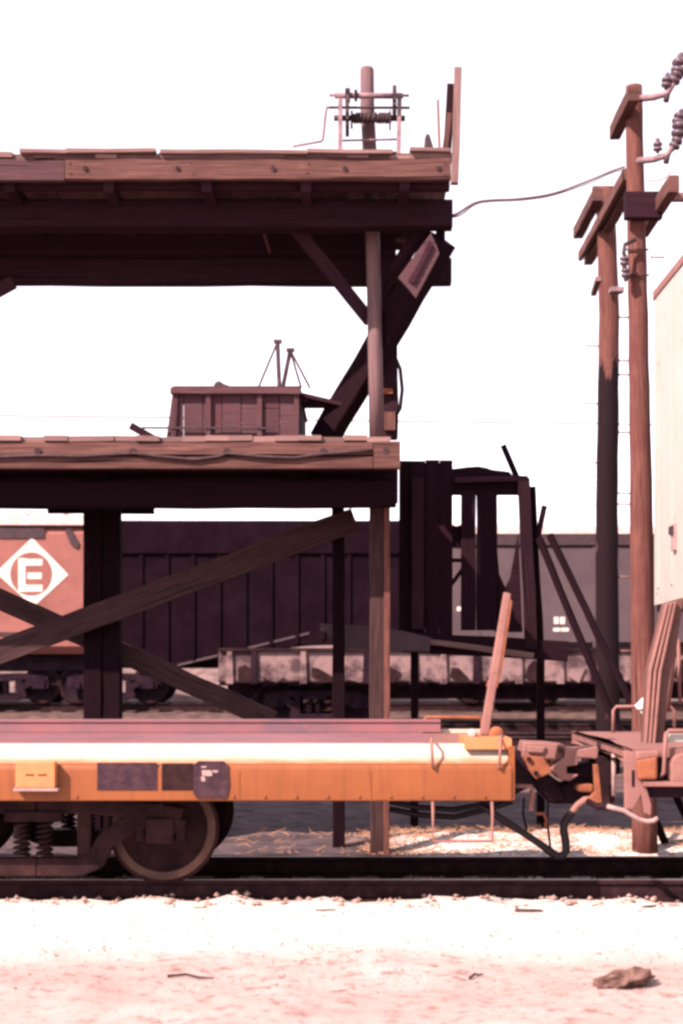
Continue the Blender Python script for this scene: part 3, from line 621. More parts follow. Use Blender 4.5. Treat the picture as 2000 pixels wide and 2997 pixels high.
bm_part('stringer', 'wood_black', (DX0, 15.42, Z(1450, 15.4)), (X(1160, 15.4), 15.42, Z(1447, 15.4)), .2, .26)
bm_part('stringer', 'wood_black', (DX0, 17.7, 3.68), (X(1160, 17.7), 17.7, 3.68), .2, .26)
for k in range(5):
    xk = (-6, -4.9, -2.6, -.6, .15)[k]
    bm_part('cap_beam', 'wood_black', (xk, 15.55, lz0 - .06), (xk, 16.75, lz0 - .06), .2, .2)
bm_part('hanging_board', 'wood_black', P(140, 1490, 17.5), P(452, 1492, 17.5), .05, .10, .003)
bm_part('bottom_rail', 'wood_pale', P(445, 1500, 20.4), P(360, 1507, 20.4), .03, .04, .003) if False else None
for px_ in (250, 520, 800, 1010, 1285):
    mb = MB(); mb.tube([P(px_, 492, FD + .02), P(px_, 492, FD - .02)], .022, 8); mb.build('bolt', M['winch_dark'], dk)
for px_, py_ in ((560, 478), (566, 508), (905, 480), (900, 506), (1305, 480), (1303, 510), (205, 478), (207, 508)):
    mb = MB(); mb.tube([P(px_, py_, FD + .01), P(px_, py_, FD - .008)], .009, 6); mb.build('nail_head', M['winch_dark'], dk)
# supports under the lower deck
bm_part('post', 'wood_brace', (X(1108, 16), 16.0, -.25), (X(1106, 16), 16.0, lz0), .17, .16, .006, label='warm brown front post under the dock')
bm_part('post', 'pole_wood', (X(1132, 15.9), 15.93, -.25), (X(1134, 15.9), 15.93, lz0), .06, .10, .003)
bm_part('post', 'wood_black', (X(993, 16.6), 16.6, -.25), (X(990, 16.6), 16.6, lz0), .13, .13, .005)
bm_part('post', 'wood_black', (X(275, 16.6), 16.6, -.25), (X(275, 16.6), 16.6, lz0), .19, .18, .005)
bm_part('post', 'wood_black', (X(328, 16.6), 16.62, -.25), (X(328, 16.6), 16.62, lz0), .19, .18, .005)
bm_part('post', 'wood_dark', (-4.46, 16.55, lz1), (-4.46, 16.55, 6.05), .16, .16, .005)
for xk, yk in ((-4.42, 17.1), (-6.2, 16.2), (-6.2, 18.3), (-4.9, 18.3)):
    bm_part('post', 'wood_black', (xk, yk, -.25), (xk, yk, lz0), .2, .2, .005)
bm_part('brace', 'wood_brace', P(-200, 1982, 16.35), P(1040, 1520, 16.35), .07, .25, .005, label='long brace rising to the right, its lower end sunlit')
bm_part('brace', 'wood_brace', P(-120, 1700, 17.0), P(800, 2110, 17.0), .07, .22, .005, label='long brace falling to the right, its foot sunlit')
# ------------------------------------------------------------------ things on the upper deck
wn = thing('hand_winch', (X(1085, 15.7), 15.7, uz1 + .05), 'iron hand winch with crank standing against the round post on the top deck', 'winch')
def w_t(pts, r, name, mat, D=15.62, parent=wn, n=8): return iron([P(a, b_, D) for a, b_ in pts], r, name, M[mat], parent)
for D_ in (15.52, 15.78):
    for a, b_, top in ((996, 997, 290), (1167, 1170, 290)):
        mb = MB(); mb.beam(P(a, 456, D_), P(b_, top, D_ * .5 + 15.65 * .5), .042, .05, up=(0, 1, 0)); mb.build('leg', M['winch'], wn)
w_t([(964, 278), (1198, 279)], .014, 'top_shaft', 'winch'); w_t([(980, 279), (1180, 280)], .03, 'shaft_sleeve', 'winch')
w_t([(955, 314), (1200, 315)], .014, 'crank_shaft', 'winch_dark')
w_t([(978, 345), (1186, 346)], .03, 'drum_shaft', 'winch_dark')
dr = w_t([(1030, 345), (1040, 345), (1140, 346), (1146, 346)], [.05, .042, .042, .05], 'drum', 'winch_dark')
for k in range(13):
    mb = MB(); xk = X(1043 + k * 8 + random.uniform(-2, 2), 15.62); pts = [(xk + .012 * math.sin(a), 15.62 + .046 * math.cos(a), Z(345, 15.62) + .046 * math.sin(a)) for a in [R(t * 30) for t in range(13)]]
    mb.tube(pts, .012, 6); mb.build('cable_turn', M['winch_dark'], dr)
def gear(px, py, r, name, th=.035):
    mb = MB(); c0 = P(px, py, 15.62); n_ = 40; ring = []
    for s_ in (-1, 1):
        ring.append([c0 + Vector((s_ * th / 2, (r + (.012 if j % 2 else 0)) * math.cos(2*math.pi*j/n_), (r + (.012 if j % 2 else 0)) * math.sin(2*math.pi*j/n_))) for j in range(n_)])
    mb.ring_sweep(ring, [0, th]); mb.build(name, M['winch_dark'], wn)
gear(1017, 338, .19, 'gear'); gear(1155, 300, .155, 'ratchet_wheel'); gear(1018, 279, .06, 'pinion', .05); gear(1042, 279, .045, 'pinion', .03); gear(1030, 350, .075, 'drum_flange', .02); gear(1142, 352, .085, 'drum_flange', .015)
w_t([(1003, 411), (1168, 407)], .011, 'stretcher', 'winch'); w_t([(1003, 444), (1168, 446)], .011, 'stretcher', 'winch_dark')
mb = MB(); mb.tube([P(972, 312, 15.6), P(956, 316, 15.6), P(952, 345, 15.6), P(945, 410, 15.6), P(940, 413, 15.6), P(858, 428, 15.6)], .012, 8); mb.build('crank_handle', M['winch'], wn)
def loose(name, mat, p, q, w, h, label, cat, up=(0, 0, 1), jit=.004, group=None):
    mb = MB(); mb.beam(p, q, w, h, up=up, jit=jit); o = mb.build(name, M[mat], None, origin=p); return tag(o, label, cat, group)
gp = 'loose boards at the end of the top deck'
loose('standing_board', 'wood_pale', P(1331, 538, 14.9), P(1342, 200, 15.0), .07, .075, 'tallest pale board standing upright at the end of the top deck', 'board', up=(0, 1, 0), group=gp)
loose('standing_board', 'wood_dark', P(1308, 456, 15.35), P(1322, 246, 15.3), .08, .05, 'dark board leaning against the tallest pale board on the top deck', 'board', up=(0, 1, 0), group=gp)
loose('standing_board', 'wood_warm', P(1300, 456, 15.25), P(1318, 330, 15.2), .05, .03, 'short warm brown slat leaning before the dark board on the top deck', 'board', up=(0, 1, 0), group=gp)
loose('standing_stick', 'wood_pale', P(1289, 456, 15.3), P(1281, 292, 15.3), .025, .025, 'thin pale stick upright beside the leaning boards on the top deck', 'stick', up=(0, 1, 0), group=gp)
mb = MB(); mb.prism([(1240, 456), (1244, 402), (1250, 388), (1258, 392), (1268, 425), (1272, 456)], 15.4, .06); o = mb.build('iron_wedge', M['stone'], None, origin=P(1256, 456, 15.4), bevel=.012)
o.data.materials[0] = M['winch_dark']; tag(o, 'dark pointed iron wedge standing on the top deck', 'wedge')
loose('plank_offcut', 'wood_dark', P(1205, 449, 15.2), P(1262, 449, 15.2), .12, .045, 'dark plank offcut lying flat below the iron wedge', 'plank')

# ------------------------------------------------------------------ things on the lower deck
bx = thing('wooden_crate', (X(690, 16.2), 17, lz1 + .05), 'large reddish grey wooden crate of upright boards on the lower deck', 'crate')
BD = 16.0; zb = lz1 + .055; nb = 7; 
ztop = Z(1140, BD)
for k in range(nb):
    x0 = X(482 + k * 56.3, BD); x1 = X(482 + (k + 1) * 56.3 - 2, BD); sh = (506 - 482) / F_PX * BD if k == 0 else 0
    mb = MB(); mb.prism([(x0, zb), (x1, zb), (x1, ztop + random.uniform(-.006, .006)), (x0 + sh, ztop)], BD + random.uniform(0, .008), .03, px=False); mb.build('board', M['wood_box'], bx)
for px_ in (515, 610, 760, 868):
    mb = MB(); mb.beam(P(px_ - (8 if px_ < 520 else 0), 1284, BD - .02), P(px_, 1140, BD - .02), .05, .03, up=(0, 1, 0), jit=.002); mb.build('batten', M['wood_box'], bx)
bm_part('top_rail', 'wood_box', P(500, 1143, BD - .03), P(880, 1146, BD - .03), .08, .06, .004, parent=bx)
bm_part('cable_rail', 'winch_dark', P(415, 1252, BD - .04), P(800, 1253, BD - .04), .015, .02, .0, parent=bx)
for k in range(7):
    mb = MB(); xk = X(490, BD) + k * .19; mb.box((xk, BD + 2.18, zb), (xk + .2, BD + 2.21, ztop - .005)); mb.build('back_board', M['wood_box'], bx)
for k in range(6):
    y0_ = BD + .05 + k * .36
    mb = MB(); mb.box((X(874, BD) - .03, y0_, zb), (X(874, BD), y0_ + .35, ztop - .01)); mb.build('end_board', M['wood_dark'], bx)
for k in range(9):
    y0_ = BD - .02 + k * .25; mb = MB(); mb.box((X(506, BD), y0_, ztop + .004), (X(880, BD) + (.25 if k in (3, 4) else 0), y0_ + .24, ztop + .034)); mb.build('lid_board', M['wood_box'], bx)
bm_part('projecting_board', 'wood_dark', (X(860, BD), 16.4, ztop + .02), (X(1010, 16.4), 16.42, ztop - .10), .16, .04, .004, parent=bx)
mb = MB(); mb.prism([(622, 1139), (628, 1118), (640, 1112), (655, 1122), (672, 1128), (682, 1139)], 16.1, .2); o = mb.build('rag_lump', M['winch_dark'], None, origin=P(650, 1139, 16.1), bevel=.02); tag(o, 'small dark lump lying on the lid of the wooden crate', 'lump')
g2 = 'iron frames on the crate lid'
def aframe(apex, feet, foot_main, D, label):
    t = thing('stayed_iron_post', P(foot_main[0], foot_main[1], D), label, 'iron post', g2)
    iron([P(*foot_main, D), P(*apex, D)], .022, 'upright', M['winch'], t)
    for k, f in enumerate(feet):
        iron([P(*f, D + .02), P(*apex, D)], .011, 'stay', M['cable'], t)
    mb = MB(); a = P(*apex, D); mb.box(a + Vector((-.04, -.03, -.015)), a + Vector((.045, .03, .02))); mb.build('cap', M['winch'], t)
aframe((813, 1000), ((756, 1136),), (818, 1136), 16.3, 'taller iron frame with sloping stay on the crate lid')
aframe((850, 1025), ((908, 1136), (882, 1136)), (828, 1136), 16.5, 'shorter iron frame with two sloping stays on the crate lid')
loose('timber_offcut', 'wood_dark', P(455, 1286, 16.2), P(384, 1246, 16.2), .10, .07, 'dark timber offcut tilted up at the left foot of the crate', 'timber')

# ------------------------------------------------------------------ dark timber tower beyond the end of the lower deck
TD = 17.2
tw = thing('timber_tower', (X(1360, TD), TD + .6, -.19), 'dark timber frame tower beside the right end of the lower deck', 'timber frame')
def tb(name, mat, a, b_, w, D=TD, dep=.1, jit=.005):
    return bm_part(name, mat, P(*a, D), P(*b_, D), dep, w, jit, up=(0, 0, 1) if abs(a[0]-b_[0]) > abs(a[1]-b_[1]) else (1, 0, 0), parent=tw)
mb = MB(); mb.box((X(1172, TD), TD + .07, Z(1838, TD)), (X(1322, TD), TD + .1, Z(1352, TD))); mb.build('backing_panel', M['wood_black'], tw)
edges = [1168, 1206, 1246, 1287, 1326]
for k in range(4):
    a, b_ = edges[k], edges[k + 1]
    mb = MB(); mb.box((X(a, TD) + .002, TD + random.uniform(0, .02), Z(1866, TD)), (X(b_, TD) - .002, TD + .06, Z(1346 + random.uniform(-1, 3), TD)), jit=.002); mb.build('wall_plank', M['wood_black'], tw)
tb('post', 'wood_dark', (1222, 1842), (1224, 1400), .13, D=TD - .08, dep=.08)
mb = MB(); mb.prism([(1322, 1372), (1370, 1366), (1400, 1364), (1425, 1368), (1440, 1374), (1492, 1380), (1500, 1390), (1545, 1392), (1545, 1414), (1530, 1442), (1322, 1442)], TD + .02, .3); mb.build('header', M['wood_black'], tw, bevel=.01)
tb('header_cap', 'wood_dark', (1330, 1405), (1545, 1402), .06, D=TD - .04)
tb('post', 'wood_black', (1372, 1845), (1372, 1440), .16); tb('post', 'wood_black', (1425, 1845), (1426, 1440), .22, D=TD + .03)
tb('post', 'wood_dark', (1556, 1900), (1534, 1400), .13, D=TD - .1, dep=.1); tb('post', 'wood_black', (1582, 1900), (1556, 1425), .08, D=TD + .05, dep=.1)
mb = MB(); mb.prism([(1452, 1560), (1462, 1680), (1480, 1720), (1495, 1690), (1518, 1560), (1530, 1850), (1450, 1850)], TD + .05, .06); mb.build('infill_panel', M['wood_black'], tw)
mb = MB(); mb.prism([(1322, 1535), (1336, 1540), (1352, 1535), (1352, 1605), (1322, 1600)], TD + .06, .05); mb.build('rail_board', M['wood_black'], tw)
mb = MB(); mb.prism([(1322, 1700), (1352, 1660), (1352, 1680), (1322, 1720)], TD + .06, .05); mb.build('knee', M['wood_black'], tw)
mb = MB(); mb.prism([(1318, 1634), (1352, 1634), (1352, 1645), (1318, 1645)], TD + .055, .05); mb.build('rail_board', M['wood_black'], tw)
for a, b_, w in (((940, 1838), (1560, 1888), .16), ):
    for k in range(5):
        p, q = P(*a, TD - .1 + k * .25), P(*b_, TD - .1 + k * .25); q.z = p.z - .30
        bm_part('floor_plank', 'wood_pale' if k == 0 else 'wood_dark', p, q, .24, .06, .006, parent=tw)
M['sheet'] = metal('sheet', (.065, .042, .05), (.04, .025, .032), 3, .7, spec=.08)
mb = MB(); mb.prism([(932, 1824), (1010, 1828), (1100, 1834), (1180, 1846), (1262, 1866), (1258, 1908), (1150, 1904), (1010, 1898), (966, 1862)], TD - .25, .03); mb.build('sagging_sheet', M['sheet'], tw, bevel=.004)
tb('floor_beam', 'wood_black', (1180, 1880), (1660, 1905), .22, D=TD + .05, dep=.25)
for px_ in (1214, 1586): bm_part('post', 'wood_black', (X(px_, 18.2), 18.3, -.25), (X(px_, 18.2), 18.3, Z(1890, 18.2)), .09, .09, .004, parent=tw)
g3 = 'poles leaning on the timber tower'
loose('leaning_pole', 'wood_black', P(1952, 2480, 16.25), P(1578, 1575, 17.05), .065, .065, 'left of the two dark poles leaning against the timber tower', 'pole', group=g3)
loose('leaning_pole', 'wood_black', P(2052, 2480, 16.3), P(1610, 1565, 17.15), .065, .065, 'right of the two dark poles leaning against the timber tower', 'pole', group=g3)
loose('tilted_stake', 'wood_black', P(1512, 1394, TD + .1), P(1473, 1303, TD + .1), .065, .06, 'dark stake tilting left on top of the timber tower', 'stake')
loose('tilted_stake', 'wood_black', P(1574, 1572, TD), P(1594, 1480, TD), .06, .06, 'short dark stake tilting right beside the timber tower', 'stake')

# ------------------------------------------------------------------ utility poles
def pole(pts, D, rs, label, mat='pole_wood'):
    t = thing('utility_pole', P(pts[0][0], 0, D) * 1.0, label, 'utility pole', 'utility poles by the trailer')
    t.location.z = -.25
    mb = MB(); N = 26; ps, rr = [], []
    for i in range(N + 1):
        f = i / N * (len(pts) - 1); k = min(int(f), len(pts) - 2); g = f - k
        a = P(*pts[k], D); b_ = P(*pts[k+1], D); p = a.lerp(b_, g); p.x += random.uniform(-.004, .004)
        ps.append(p); rr.append((rs[0] + (rs[1] - rs[0]) * i / N) * random.uniform(.985, 1.015))
    mb.tube(ps, rr, 16); mb.build('shaft', M[mat], t)
    return t
D2 = 15.9; y2 = PY0 + (EYE + .25) / D2 * F_PX
p2 = pole(((1889, y2), (1878, 1500), (1868, 900), (1856, 252)), D2, (.132, .085), 'taller warm brown utility pole nearest the white trailer')
D1 = 24.0; K1 = D1 / 16.9; y1 = PY0 + (EYE - .0) / D1 * F_PX
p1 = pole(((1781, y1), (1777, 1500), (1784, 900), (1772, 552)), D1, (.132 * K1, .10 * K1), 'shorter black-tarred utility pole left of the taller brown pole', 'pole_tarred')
def arm(parent, name, x, z, y0, y1, w, h, mat='wood_warm'):
    mb = MB(); mb.beam((x, y0, z), (x, y1, z), w, h, jit=.004); return mb.build(name, M[mat], parent)
# crossarms run away from the camera, across the line of the wires
arm(p1, 'crossarm', X(1788, 23.57), Z(645, 23.57), 15.0 * K1, 18.2 * K1, .142, .185)
arm(p1, 'crossarm', X(1788, 23.57) - .15, Z(645, 23.57) + .015, 15.05 * K1, 18.1 * K1, .07, .155)
arm(p1, 'crossarm', X(1735, D1), Z(600, D1), 16.5 * K1, 18.0 * K1, .156, .185)
mb = MB(); mb.beam(P(1735, 560, 24.1), P(1800, 560, 24.1), .14, .14); mb.build('cap_block', M['wood_pale'], p1)
mb = MB(); mb.beam(P(1738, 860, 24.5), P(1752, 815, 23.9), .085, .07); mb.build('arm_brace', M['wood_pale'], p1)
arm(p2, 'crossarm', X(1828, 15.9), Z(330, 15.9), 15.35, 16.5, .11, .14)
bb = MB(); bb.box((X(1830, 15.7), 15.66, Z(640, 15.7)), (X(1938, 15.7), 15.78, Z(562, 15.7)), jit=.003); bb.build('crossarm', M['wood_dark'], p2)
arm(p2, 'crossarm', X(1938, 15.6), Z(590, 15.6), 15.0, 16.6, .1, .16, 'wood_warm')
bb = MB(); bb.box((X(1960, 15.3), 15.3, Z(585, 15.3)), (X(2080, 15.3), 15.38, Z(562, 15.3))); bb.build('arm_extension', M['wood_pale'], p2)
for y_ in (730, 805):
    mb = MB(); mb.lathe([(0, .118), (0, .124), (.001, .124)], (0, 0, 0), 4) if False else None
    a = P(1866 if y_ > 760 else 1864, y_, D2); pts = [a + Vector((.118 * math.cos(t), .118 * math.sin(t), .03 * math.sin(t))) for t in [R(k * 24) for k in range(16)]]
    mb.tube(pts, .010, 6); mb.build('band', M['winch_dark'], p2)
def insulator(parent, px_, py_, D, s=1.0, tilt=(0, 0, 1)):
    mb = MB(); base = P(px_, py_, D); d = Vector(tilt).normalized(); pr = [(0, .02), (.03, .02), (.035, .055), (.06, .06), (.075, .03), (.09, .03), (.095, .06), (.125, .055), (.14, .03), (.17, .028), (.19, .012)]
    mb.tube([base + d * a * s for a, r in pr], [r * s for a, r in pr], 12); return mb.build('insulator', M['insulator'], parent)
for yb, ye, cl in ((288, 275, ((1950, 262, .9, (.1, 0, 1)), (1966, 250, 1.1, (.5, 0, 1)), (1982, 225, 1.3, (.2, 0, 1)), (2004, 222, 1.3, (.1, 0, 1)))), (470, 455, ((1926, 448, .8, (0, 0, 1)), (1968, 440, 1.0, (.5, 0, 1)), (1984, 410, 1.3, (.15, 0, 1)), (1978, 370, 1.0, (.4, 0, 1))))):
    D_ = 15.5
    mb = MB(); mb.tube([P(1868, yb, D_ + .2), P(1915, yb - 4, D_ + .05), P(1955, ye - 2, D_), P(1972, ye - 30, D_), P(2000, ye - 60, D_)], [.035, .032, .03, .026, .02], 10); br = mb.build('bracket', M['winch'], p2)
    for a, b_, s_, tl in cl:
        mb2 = insulator(br, a, b_, D_, s_, tl)
    mb = MB(); mb.tube([P(1955, ye - 2, D_), P(1950, ye + 22, D_)], .028, 8); mb.build('clevis', M['winch_dark'], br)
iron([P(1862, 700, 15.7), P(1830, 715, 15.7), P(1826, 740, 15.7), P(1836, 765, 15.7)], .022, 'wire_guard', M['winch_dark'], p2)
insulator(p2, 1828, 745, 15.7, .8, (0, 0, -1)); insulator(p2, 1832, 780, 15.7, .8, (0, 0, -1))
iron([P(1965, 500, 15.4), P(1950, 520, 15.4), P(1920, 530, 15.5), P(1895, 528, 15.6)], .006, 'jumper_wire', M['cable'], p2)
for y_ in (1013, 1182, 1355): iron([P(1760, y_, D1 - .02), P(1713, y_ - 1, D1 - .02)], .012, 'step_peg', M['cable'], p1)
for y_ in (928, 1055, 1096, 1265, 1443, 1475, 1688, 1905): iron([P(1806, y_, D1 - .05), P(1852, y_ + 1, D1 - .05)], .014, 'step_peg', M['cable'], p1)
for y_ in (752, 1600): iron([P(1905, y_, D2), P(1946, y_ + 1, D2)], .009, 'step_peg', M['cable'], p2)
bb = MB(); bb.box((X(1788, 23.6), 23.6, Z(852, 23.6)), (X(1828, 23.6), 23.8, Z(838, 23.6))); bb.build('bracket_plate', M['winch'], p1)

# wires
def wire(pts, r, label, name='wire', mat='cable'):
    mb = MB(); mb.tube(pts, r, 6); o = mb.build(name, M[mat], None, origin=pts[0]); return tag(o, label, 'wire')
def curve(keys, n=40):
    out = []
    for i in range(n + 1):
        f = i / n * (len(keys) - 1); k = min(int(f), len(keys) - 2); g = f - k
        a, b_, c__, d = keys[max(k-1, 0)], keys[k], keys[k+1], keys[min(k+2, len(keys)-1)]
        out.append(.5 * ((2*b_) + (c__ - a) * g + (2*a - 5*b_ + 4*c__ - d) * g*g + (3*b_ - a - 3*c__ + d) * g**3))
    return out
wire(curve([P(1322, 632, 15.55), P(1345, 622, 15.6), P(1390, 594, 16.2), P(1440, 586, 16.8), P(1520, 582, 17.8), P(1620, 566, 19), P(1720, 530, 20.2), P(1792, 500, 21.1), P(1828, 488, 21.45)]), .014, 'sagging cable from the top deck to the utility poles', 'cable')
wire(curve([P(1322, 636, 15.6), P(1350, 628, 15.65), P(1392, 598, 16.2), P(1440, 589, 16.8), P(1530, 585, 17.9), P(1620, 571, 19), P(1720, 537, 20.2), P(1790, 506, 21.1), P(1826, 496, 21.5)]), .008, 'thin wire following just under the sagging cable', 'wire')
wire([P(-400, 1212, 24), P(500, 1222, 24), P(1060, 1232, 24), P(1755, 1240, 24), P(2300, 1250, 24)], .011, 'faint straight wire running level behind the dock', 'wire')

# ------------------------------------------------------------------ standing cars on the raised track
BD = 35.3
def mini_truck(car, xc): add_truck(car, xc, 36.75, .84, springs=True, fast=True)
bc = thing('boxcar', (-11.5, 36.75, .82), 'red boxcar with white diamond letter emblem behind the dock', 'boxcar')
xr = X(244, BD)
mb = MB(); mb.box((xr - 12.2, BD, 1.95), (xr, BD + 2.9, Z(1540, BD))); mb.build('body', M['boxcar_red'], bc)
mb = MB(); mb.box((xr - 12.25, BD - .05, Z(1538, BD)), (xr + .04, BD + 2.95, Z(1506, BD))); rf = mb.build('roof', M['roof_pale'], bc)
for k in range(14):
    mb = MB(); xk = xr - .4 - k * .86; mb.box((xk - .04, BD - .06, Z(1506, BD)), (xk + .04, BD + 2.9, Z(1503, BD) + .02)); mb.build('roof_rib', M['roof_pale'], rf)
mb = MB(); mb.box((xr - 12, BD - .03, Z(1576, BD)), (X(130, BD), BD + .0, Z(1546, BD))); mb.build('side_shadow_strip', M['winch_dark'], bc)  # dark strip standing in for the shadow blocks below the roof edge
mb = MB(); mb.prism([(190, 1552), (205, 1545), (232, 1590), (226, 1606), (208, 1596)], BD - .04, .04); mb.build('ladder_bracket', M['winch_dark'], bc)
mb = MB(); mb.box((xr - 12, BD - .02, Z(1862, BD)), (xr, BD + .0, Z(1850, BD))); mb.build('side_sill', M['winch_dark'], bc)
mb = MB(); mb.box((xr - 12.1, BD + .6, 1.55), (xr + .3, BD + 2.3, 1.94)); mb.build('underframe', M['black_steel'], bc)
cx_, cy_ = 94, 1676
em = MB(); em.prism([(cx_ - 106, cy_), (cx_, cy_ - 102), (cx_ + 106, cy_ + 6), (cx_ + 4, cy_ + 100)], BD - .012, .012); eo = em.build('diamond_emblem', M['logo_white'], bc)
em = MB(); em.prism([(cx_ - 3 + 62 * math.cos(R(a)), cy_ + 4 + 64 * math.sin(R(a))) for a in range(0, 360, 12)], BD - .018, .004); em.build('emblem_disc', M['boxcar_red'], eo)
em = MB()
em.prism([(54, 1634), (74, 1634), (74, 1732), (54, 1732)], BD - .026, .006); em.prism([(74.5, 1636), (124, 1636), (124, 1655), (74.5, 1655)], BD - .026, .006)
em.prism([(80, 1676), (122, 1676), (122, 1694), (80, 1694)], BD - .026, .006); em.prism([(74.5, 1712), (124, 1712), (124, 1731), (74.5, 1731)], BD - .026, .006)
em.build('emblem_letter', M['logo_white'], eo)
mini_truck(bc, xr - 1.9); mini_truck(bc, xr - 10.3)
hp = thing('hopper_car', (X(700, BD), 36.75, .82), 'black ribbed hopper car with sloping bottom behind the dock', 'hopper car')
hx0, hx1 = 252, 1190
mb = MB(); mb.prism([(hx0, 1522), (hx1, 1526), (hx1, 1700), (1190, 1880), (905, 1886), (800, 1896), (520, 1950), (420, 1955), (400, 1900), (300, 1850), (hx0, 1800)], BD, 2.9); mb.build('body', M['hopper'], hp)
mb = MB(); mb.box((X(hx0 - 4, BD), BD - .08, Z(1620, BD)), (X(hx1 + 4, BD), BD - .002, Z(1524, BD))); mb.build('top_chord', M['hopper'], hp)
for k in range(13):
    px_ = 262 + k * 76; bot = 1800 + max(0, min(140, (px_ - 252) * .6)) if px_ < 480 else 1950 - (px_ - 500) * .16 if px_ < 905 else 1880
    mb = MB(); mb.box((X(px_ - 5, BD), BD - .05, Z(bot - 8, BD)), (X(px_ + 5, BD), BD - .001, Z(1622, BD))); mb.build('rib', M['hopper'], hp)
mb = MB(); mb.box((X(hx0, BD), BD + 1.1, 1.62), (X(hx1 + 60, BD), BD + 1.8, 1.9)); mb.build('centre_sill', M['black_steel'], hp)
mb = MB(); mb.prism([(520, 1944), (905, 1850), (905, 1856), (520, 1950)], BD - .02, .015); mb.build('slope_edge', M['grey_car'], hp)
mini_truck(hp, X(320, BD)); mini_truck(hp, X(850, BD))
gc = thing('boxcar', (X(1340, BD) + 6, 36.75, .82), 'long grey boxcar with pale roof behind the leaning poles', 'boxcar')
gx = X(1212, BD)
mb = MB(); mb.box((gx, BD, Z(1898, BD)), (gx + 13, BD + 2.9, Z(1586, BD))); mb.build('body', M['grey_car'], gc)
mb = MB(); mb.box((gx, BD - .06, Z(1596, BD)), (gx + 13, BD - .002, Z(1566, BD))); mb.build('eave', M['winch_dark'], gc)
mb = MB(); mb.box((gx - .03, BD - .08, Z(1564, BD)), (gx + 13.03, BD + 2.95, Z(1541, BD))); rf = mb.build('roof', M['roof_pale'], gc)
for k in range(18):
    xk = gx + .3 + k * .7; mb = MB(); mb.box((xk - .2, BD - .02, Z(1541, BD)), (xk + .2, BD + 2.8, Z(1541, BD) + random.uniform(.03, .06))); mb.build('roof_panel', M['roof_pale'], rf)
for k in range(8):
    px_ = 1400 + k * 170; mb = MB(); mb.box((X(px_ - 4, BD), BD - .02, Z(1895, BD)), (X(px_ + 4, BD), BD - .001, Z(1598, BD))); mb.build('side_post', M['grey_car'], gc)
mk = MB()
for a, w_, t0, h_ in ((1622, 14, 1806, 20), (1640, 14, 1806, 20), (1620, 20, 1838, 10), (1643, 22, 1838, 10), (1338, 12, 1776, 12)):
    mk.box((X(a, BD), BD - .008, Z(t0 + h_, BD)), (X(a + w_, BD), BD - .003, Z(t0, BD)))
mk.build('stencil_marks', M['logo_white'], gc)
mb = MB(); mb.box((gx + .2, BD + .9, 1.6), (gx + 12.8, BD + 2.0, 2.0)); mb.build('underframe', M['black_steel'], gc)
mini_truck(gc, gx + 2.2); mini_truck(gc, gx + 10.8)

GD = 30.8
gd = thing('gondola_car', (X(1500, GD), 32.25, .52), 'low pale mottled gondola car standing behind the timber tower', 'gondola car')
M['mottled'] = metal('mottled', (.20, .13, .128), (.06, .036, .04), 1.9, .8, c3=(.22, .14, .12), lo=.44, hi=.58, spec=.05)
gx0, gx1 = X(640, GD), 9.0
mb = MB(); mb.box((gx0, GD, 1.36), (gx1, GD + 2.8, 1.99)); mb.build('body', M['mottled'], gd)
for k in range(16):
    xk = gx0 + .12 + k * .72 + random.uniform(-.16, .16)
    mb = MB(); mb.prism([(xk - .07, 1.34), (xk + .07, 1.34), (xk + .05, 1.98), (xk - .05, 1.98)], GD - .07, .068, px=False); mb.build('side_stake', M['black_steel'] if k % 3 == 1 else M['mottled'], gd)
    mb = MB(); r1, r2 = random.uniform(.05, .3), random.uniform(-.12, .12); mb.prism([(xk + .1 + r1 * .3, 1.38 + abs(r2)), (xk + .25 + r1, 1.36), (xk + .38 + r1, 1.55 + r2), (xk + .3, 1.74 + r2), (xk + .16, 1.66)], GD - .05, .048, px=False); mb.build('gusset', M['mottled'] if k % 2 else M['truck_steel'], gd)
mb = MB(); mb.box((gx0, GD - .08, 1.98), (gx1, GD + .02, 2.04)); mb.build('top_chord', M['truck_steel'], gd)
for k in range(22):
    xk = gx0 + .2 + k * .42 + random.uniform(-.1, .1); h_ = random.uniform(.06, .2)
    mb = MB(); mb.prism([(xk - .18, 1.30), (xk + .16, 1.30), (xk + .1, 1.36), (xk - .12, 1.36)], GD + .1, .2, px=False) ; mb.build('floor_bracket', M['black_steel'], gd)
mb = MB(); mb.box((gx0 + .1, GD + .9, 1.02), (gx1, GD + 1.9, 1.36)); mb.build('underframe', M['black_steel'], gd)
add_truck(gd, gx0 + 1.9, 32.25, .84, springs=True, fast=True, zr=.52)
# ------------------------------------------------------------------ small things on the ground
def stuff_mesh(name, items, mat, label, cat=None):
    mb = MB()
    for f in items: f(mb)
    o = mb.build(name, M[mat]); tag(o, label, cat, kind='stuff'); return o
def pebble(x, y, r):
    z = ground_z(x, y) + r * .3
    def f(mb):
        b0 = len(mb.v); d = [Vector((1,0,0)), Vector((0,1,0)), Vector((-1,0,0)), Vector((0,-1,0)), Vector((0,0,.7)), Vector((0,0,-.7))]
        mb.v += [tuple(Vector((x, y, z)) + v * r * random.uniform(.6, 1.3)) for v in d]
        for i in range(4):
            j = (i + 1) % 4
            mb.quadface([b0+i, b0+j, b0+4], [(0,0),(1,0),(.5,1)]); mb.quadface([b0+j, b0+i, b0+5], [(0,0),(1,0),(.5,1)])
    return f
its = []
for _ in range(1500):
    y = random.uniform(9.0, 12.5); its.append(pebble(random.uniform(-.27, .27) * y * .9 - .1, y, random.choice((.004, .006, .008, .012)) * random.uniform(.6, 1.2)))
for _ in range(1500):
    y = random.uniform(12.2, 14.9); its.append(pebble(random.uniform(-3.4, 3.4), y, random.uniform(.012, .035)))
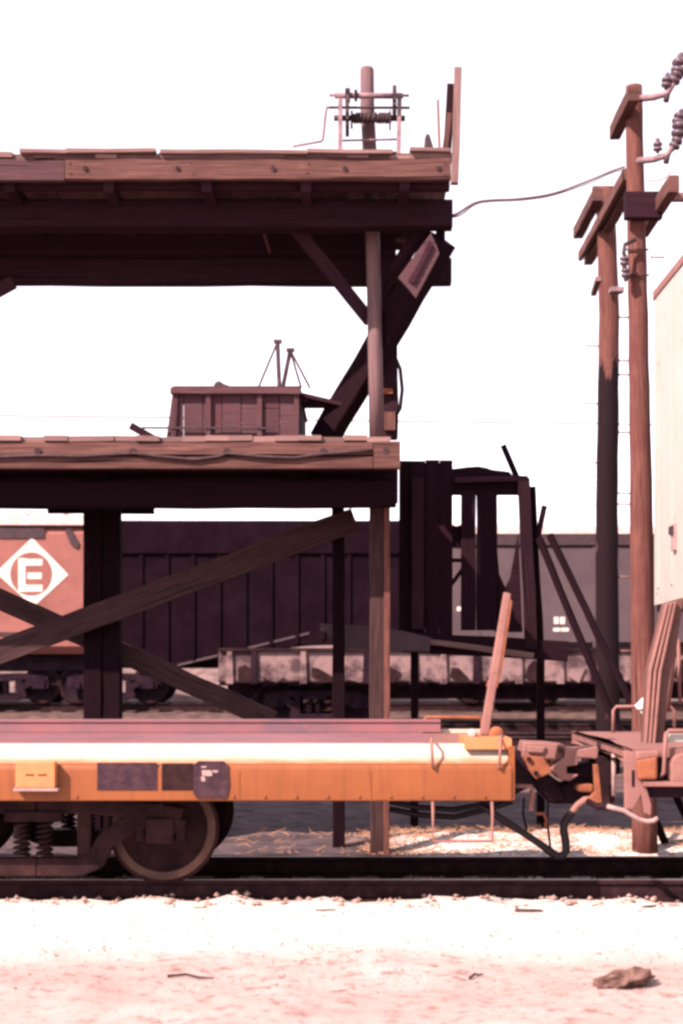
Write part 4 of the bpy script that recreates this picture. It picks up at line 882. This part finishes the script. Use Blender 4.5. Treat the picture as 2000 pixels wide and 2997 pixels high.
stuff_mesh('gravel', its, 'pebble', 'loose pebbles scattered over the pale sand and ties')
its = []
def straw(x, y):
    def f(mb):
        z = ground_z(x, y); a = random.uniform(0, math.pi); L = random.uniform(.05, .2); t = random.uniform(.0, .3)
        mb.tube([(x, y, z - .01), (x + L * math.cos(a), y + L * math.sin(a), z + L * t)], [.004, .0025], 3, smooth=False)
    return f
for _ in range(3600):
    y = random.uniform(15.4, 18.2); its.append(straw(random.uniform(.1, 4.2) if random.random() < .96 else random.uniform(-1.5, 1), y))
for _ in range(1600):
    y = random.uniform(15.3, 18.4); its.append(pebble(random.uniform(-.2, 4.4), y, random.choice((.006, .009, .014)) * random.uniform(.6, 1.4)))
stuff_mesh('dry_straw', its, 'straw', 'dry straw litter heaped beyond the far rail')
cl = MB(); c0 = P(1815, 2905, 9.25); c0.z = ground_z(c0.x, c0.y)
bmm = bmesh.new(); bmesh.ops.create_icosphere(bmm, subdivisions=4, radius=1)
for v in bmm.verts:
    p = v.co.copy(); nn = noise.noise(p * 1.7 + Vector((3, 1, 5))) * .4 + noise.noise(p * 4.5) * .22 + noise.noise(p * 11) * .1
    v.co = p * (1 + nn); v.co.x *= .17; v.co.y *= .12; v.co.z *= .06
    v.co.z += v.co.x * .25
M['clod'] = metal('clod', (.06, .032, .027), (.20, .12, .10), 14, .95, bstr=.6, spec=.05)
me = bpy.data.meshes.new('earth_clod'); bmm.to_mesh(me); bmm.free(); me.materials.append(M['clod'])
o = bpy.data.objects.new('earth_clod', me); COL.objects.link(o); o.location = c0 + Vector((0, 0, .035)); tag(o, 'rough brown clod of earth on the pale sand in the lower right', 'clod')
for (a, b_), lab in ((((490, 2885), (625, 2887)), 'dark twig lying on the sand near the lower left'), (((1375, 2880), (1415, 2868)), 'short dark twig lying on the sand left of the clod')):
    def gp_(px_, py_):
        y = F_PX * 1.94 / (py_ - PY0); p = P(px_, py_, y); p.z = ground_z(p.x, p.y) + .012; return p
    p, q = gp_(*a), gp_(*b_); mb = MB(); mb.tube([p, p.lerp(q, .4) + Vector((0, .015, .012)), p.lerp(q, .7), q], [.009, .008, .007, .004], 6); o = mb.build('twig', M['wood_dark'], None, origin=p); tag(o, lab, 'twig')
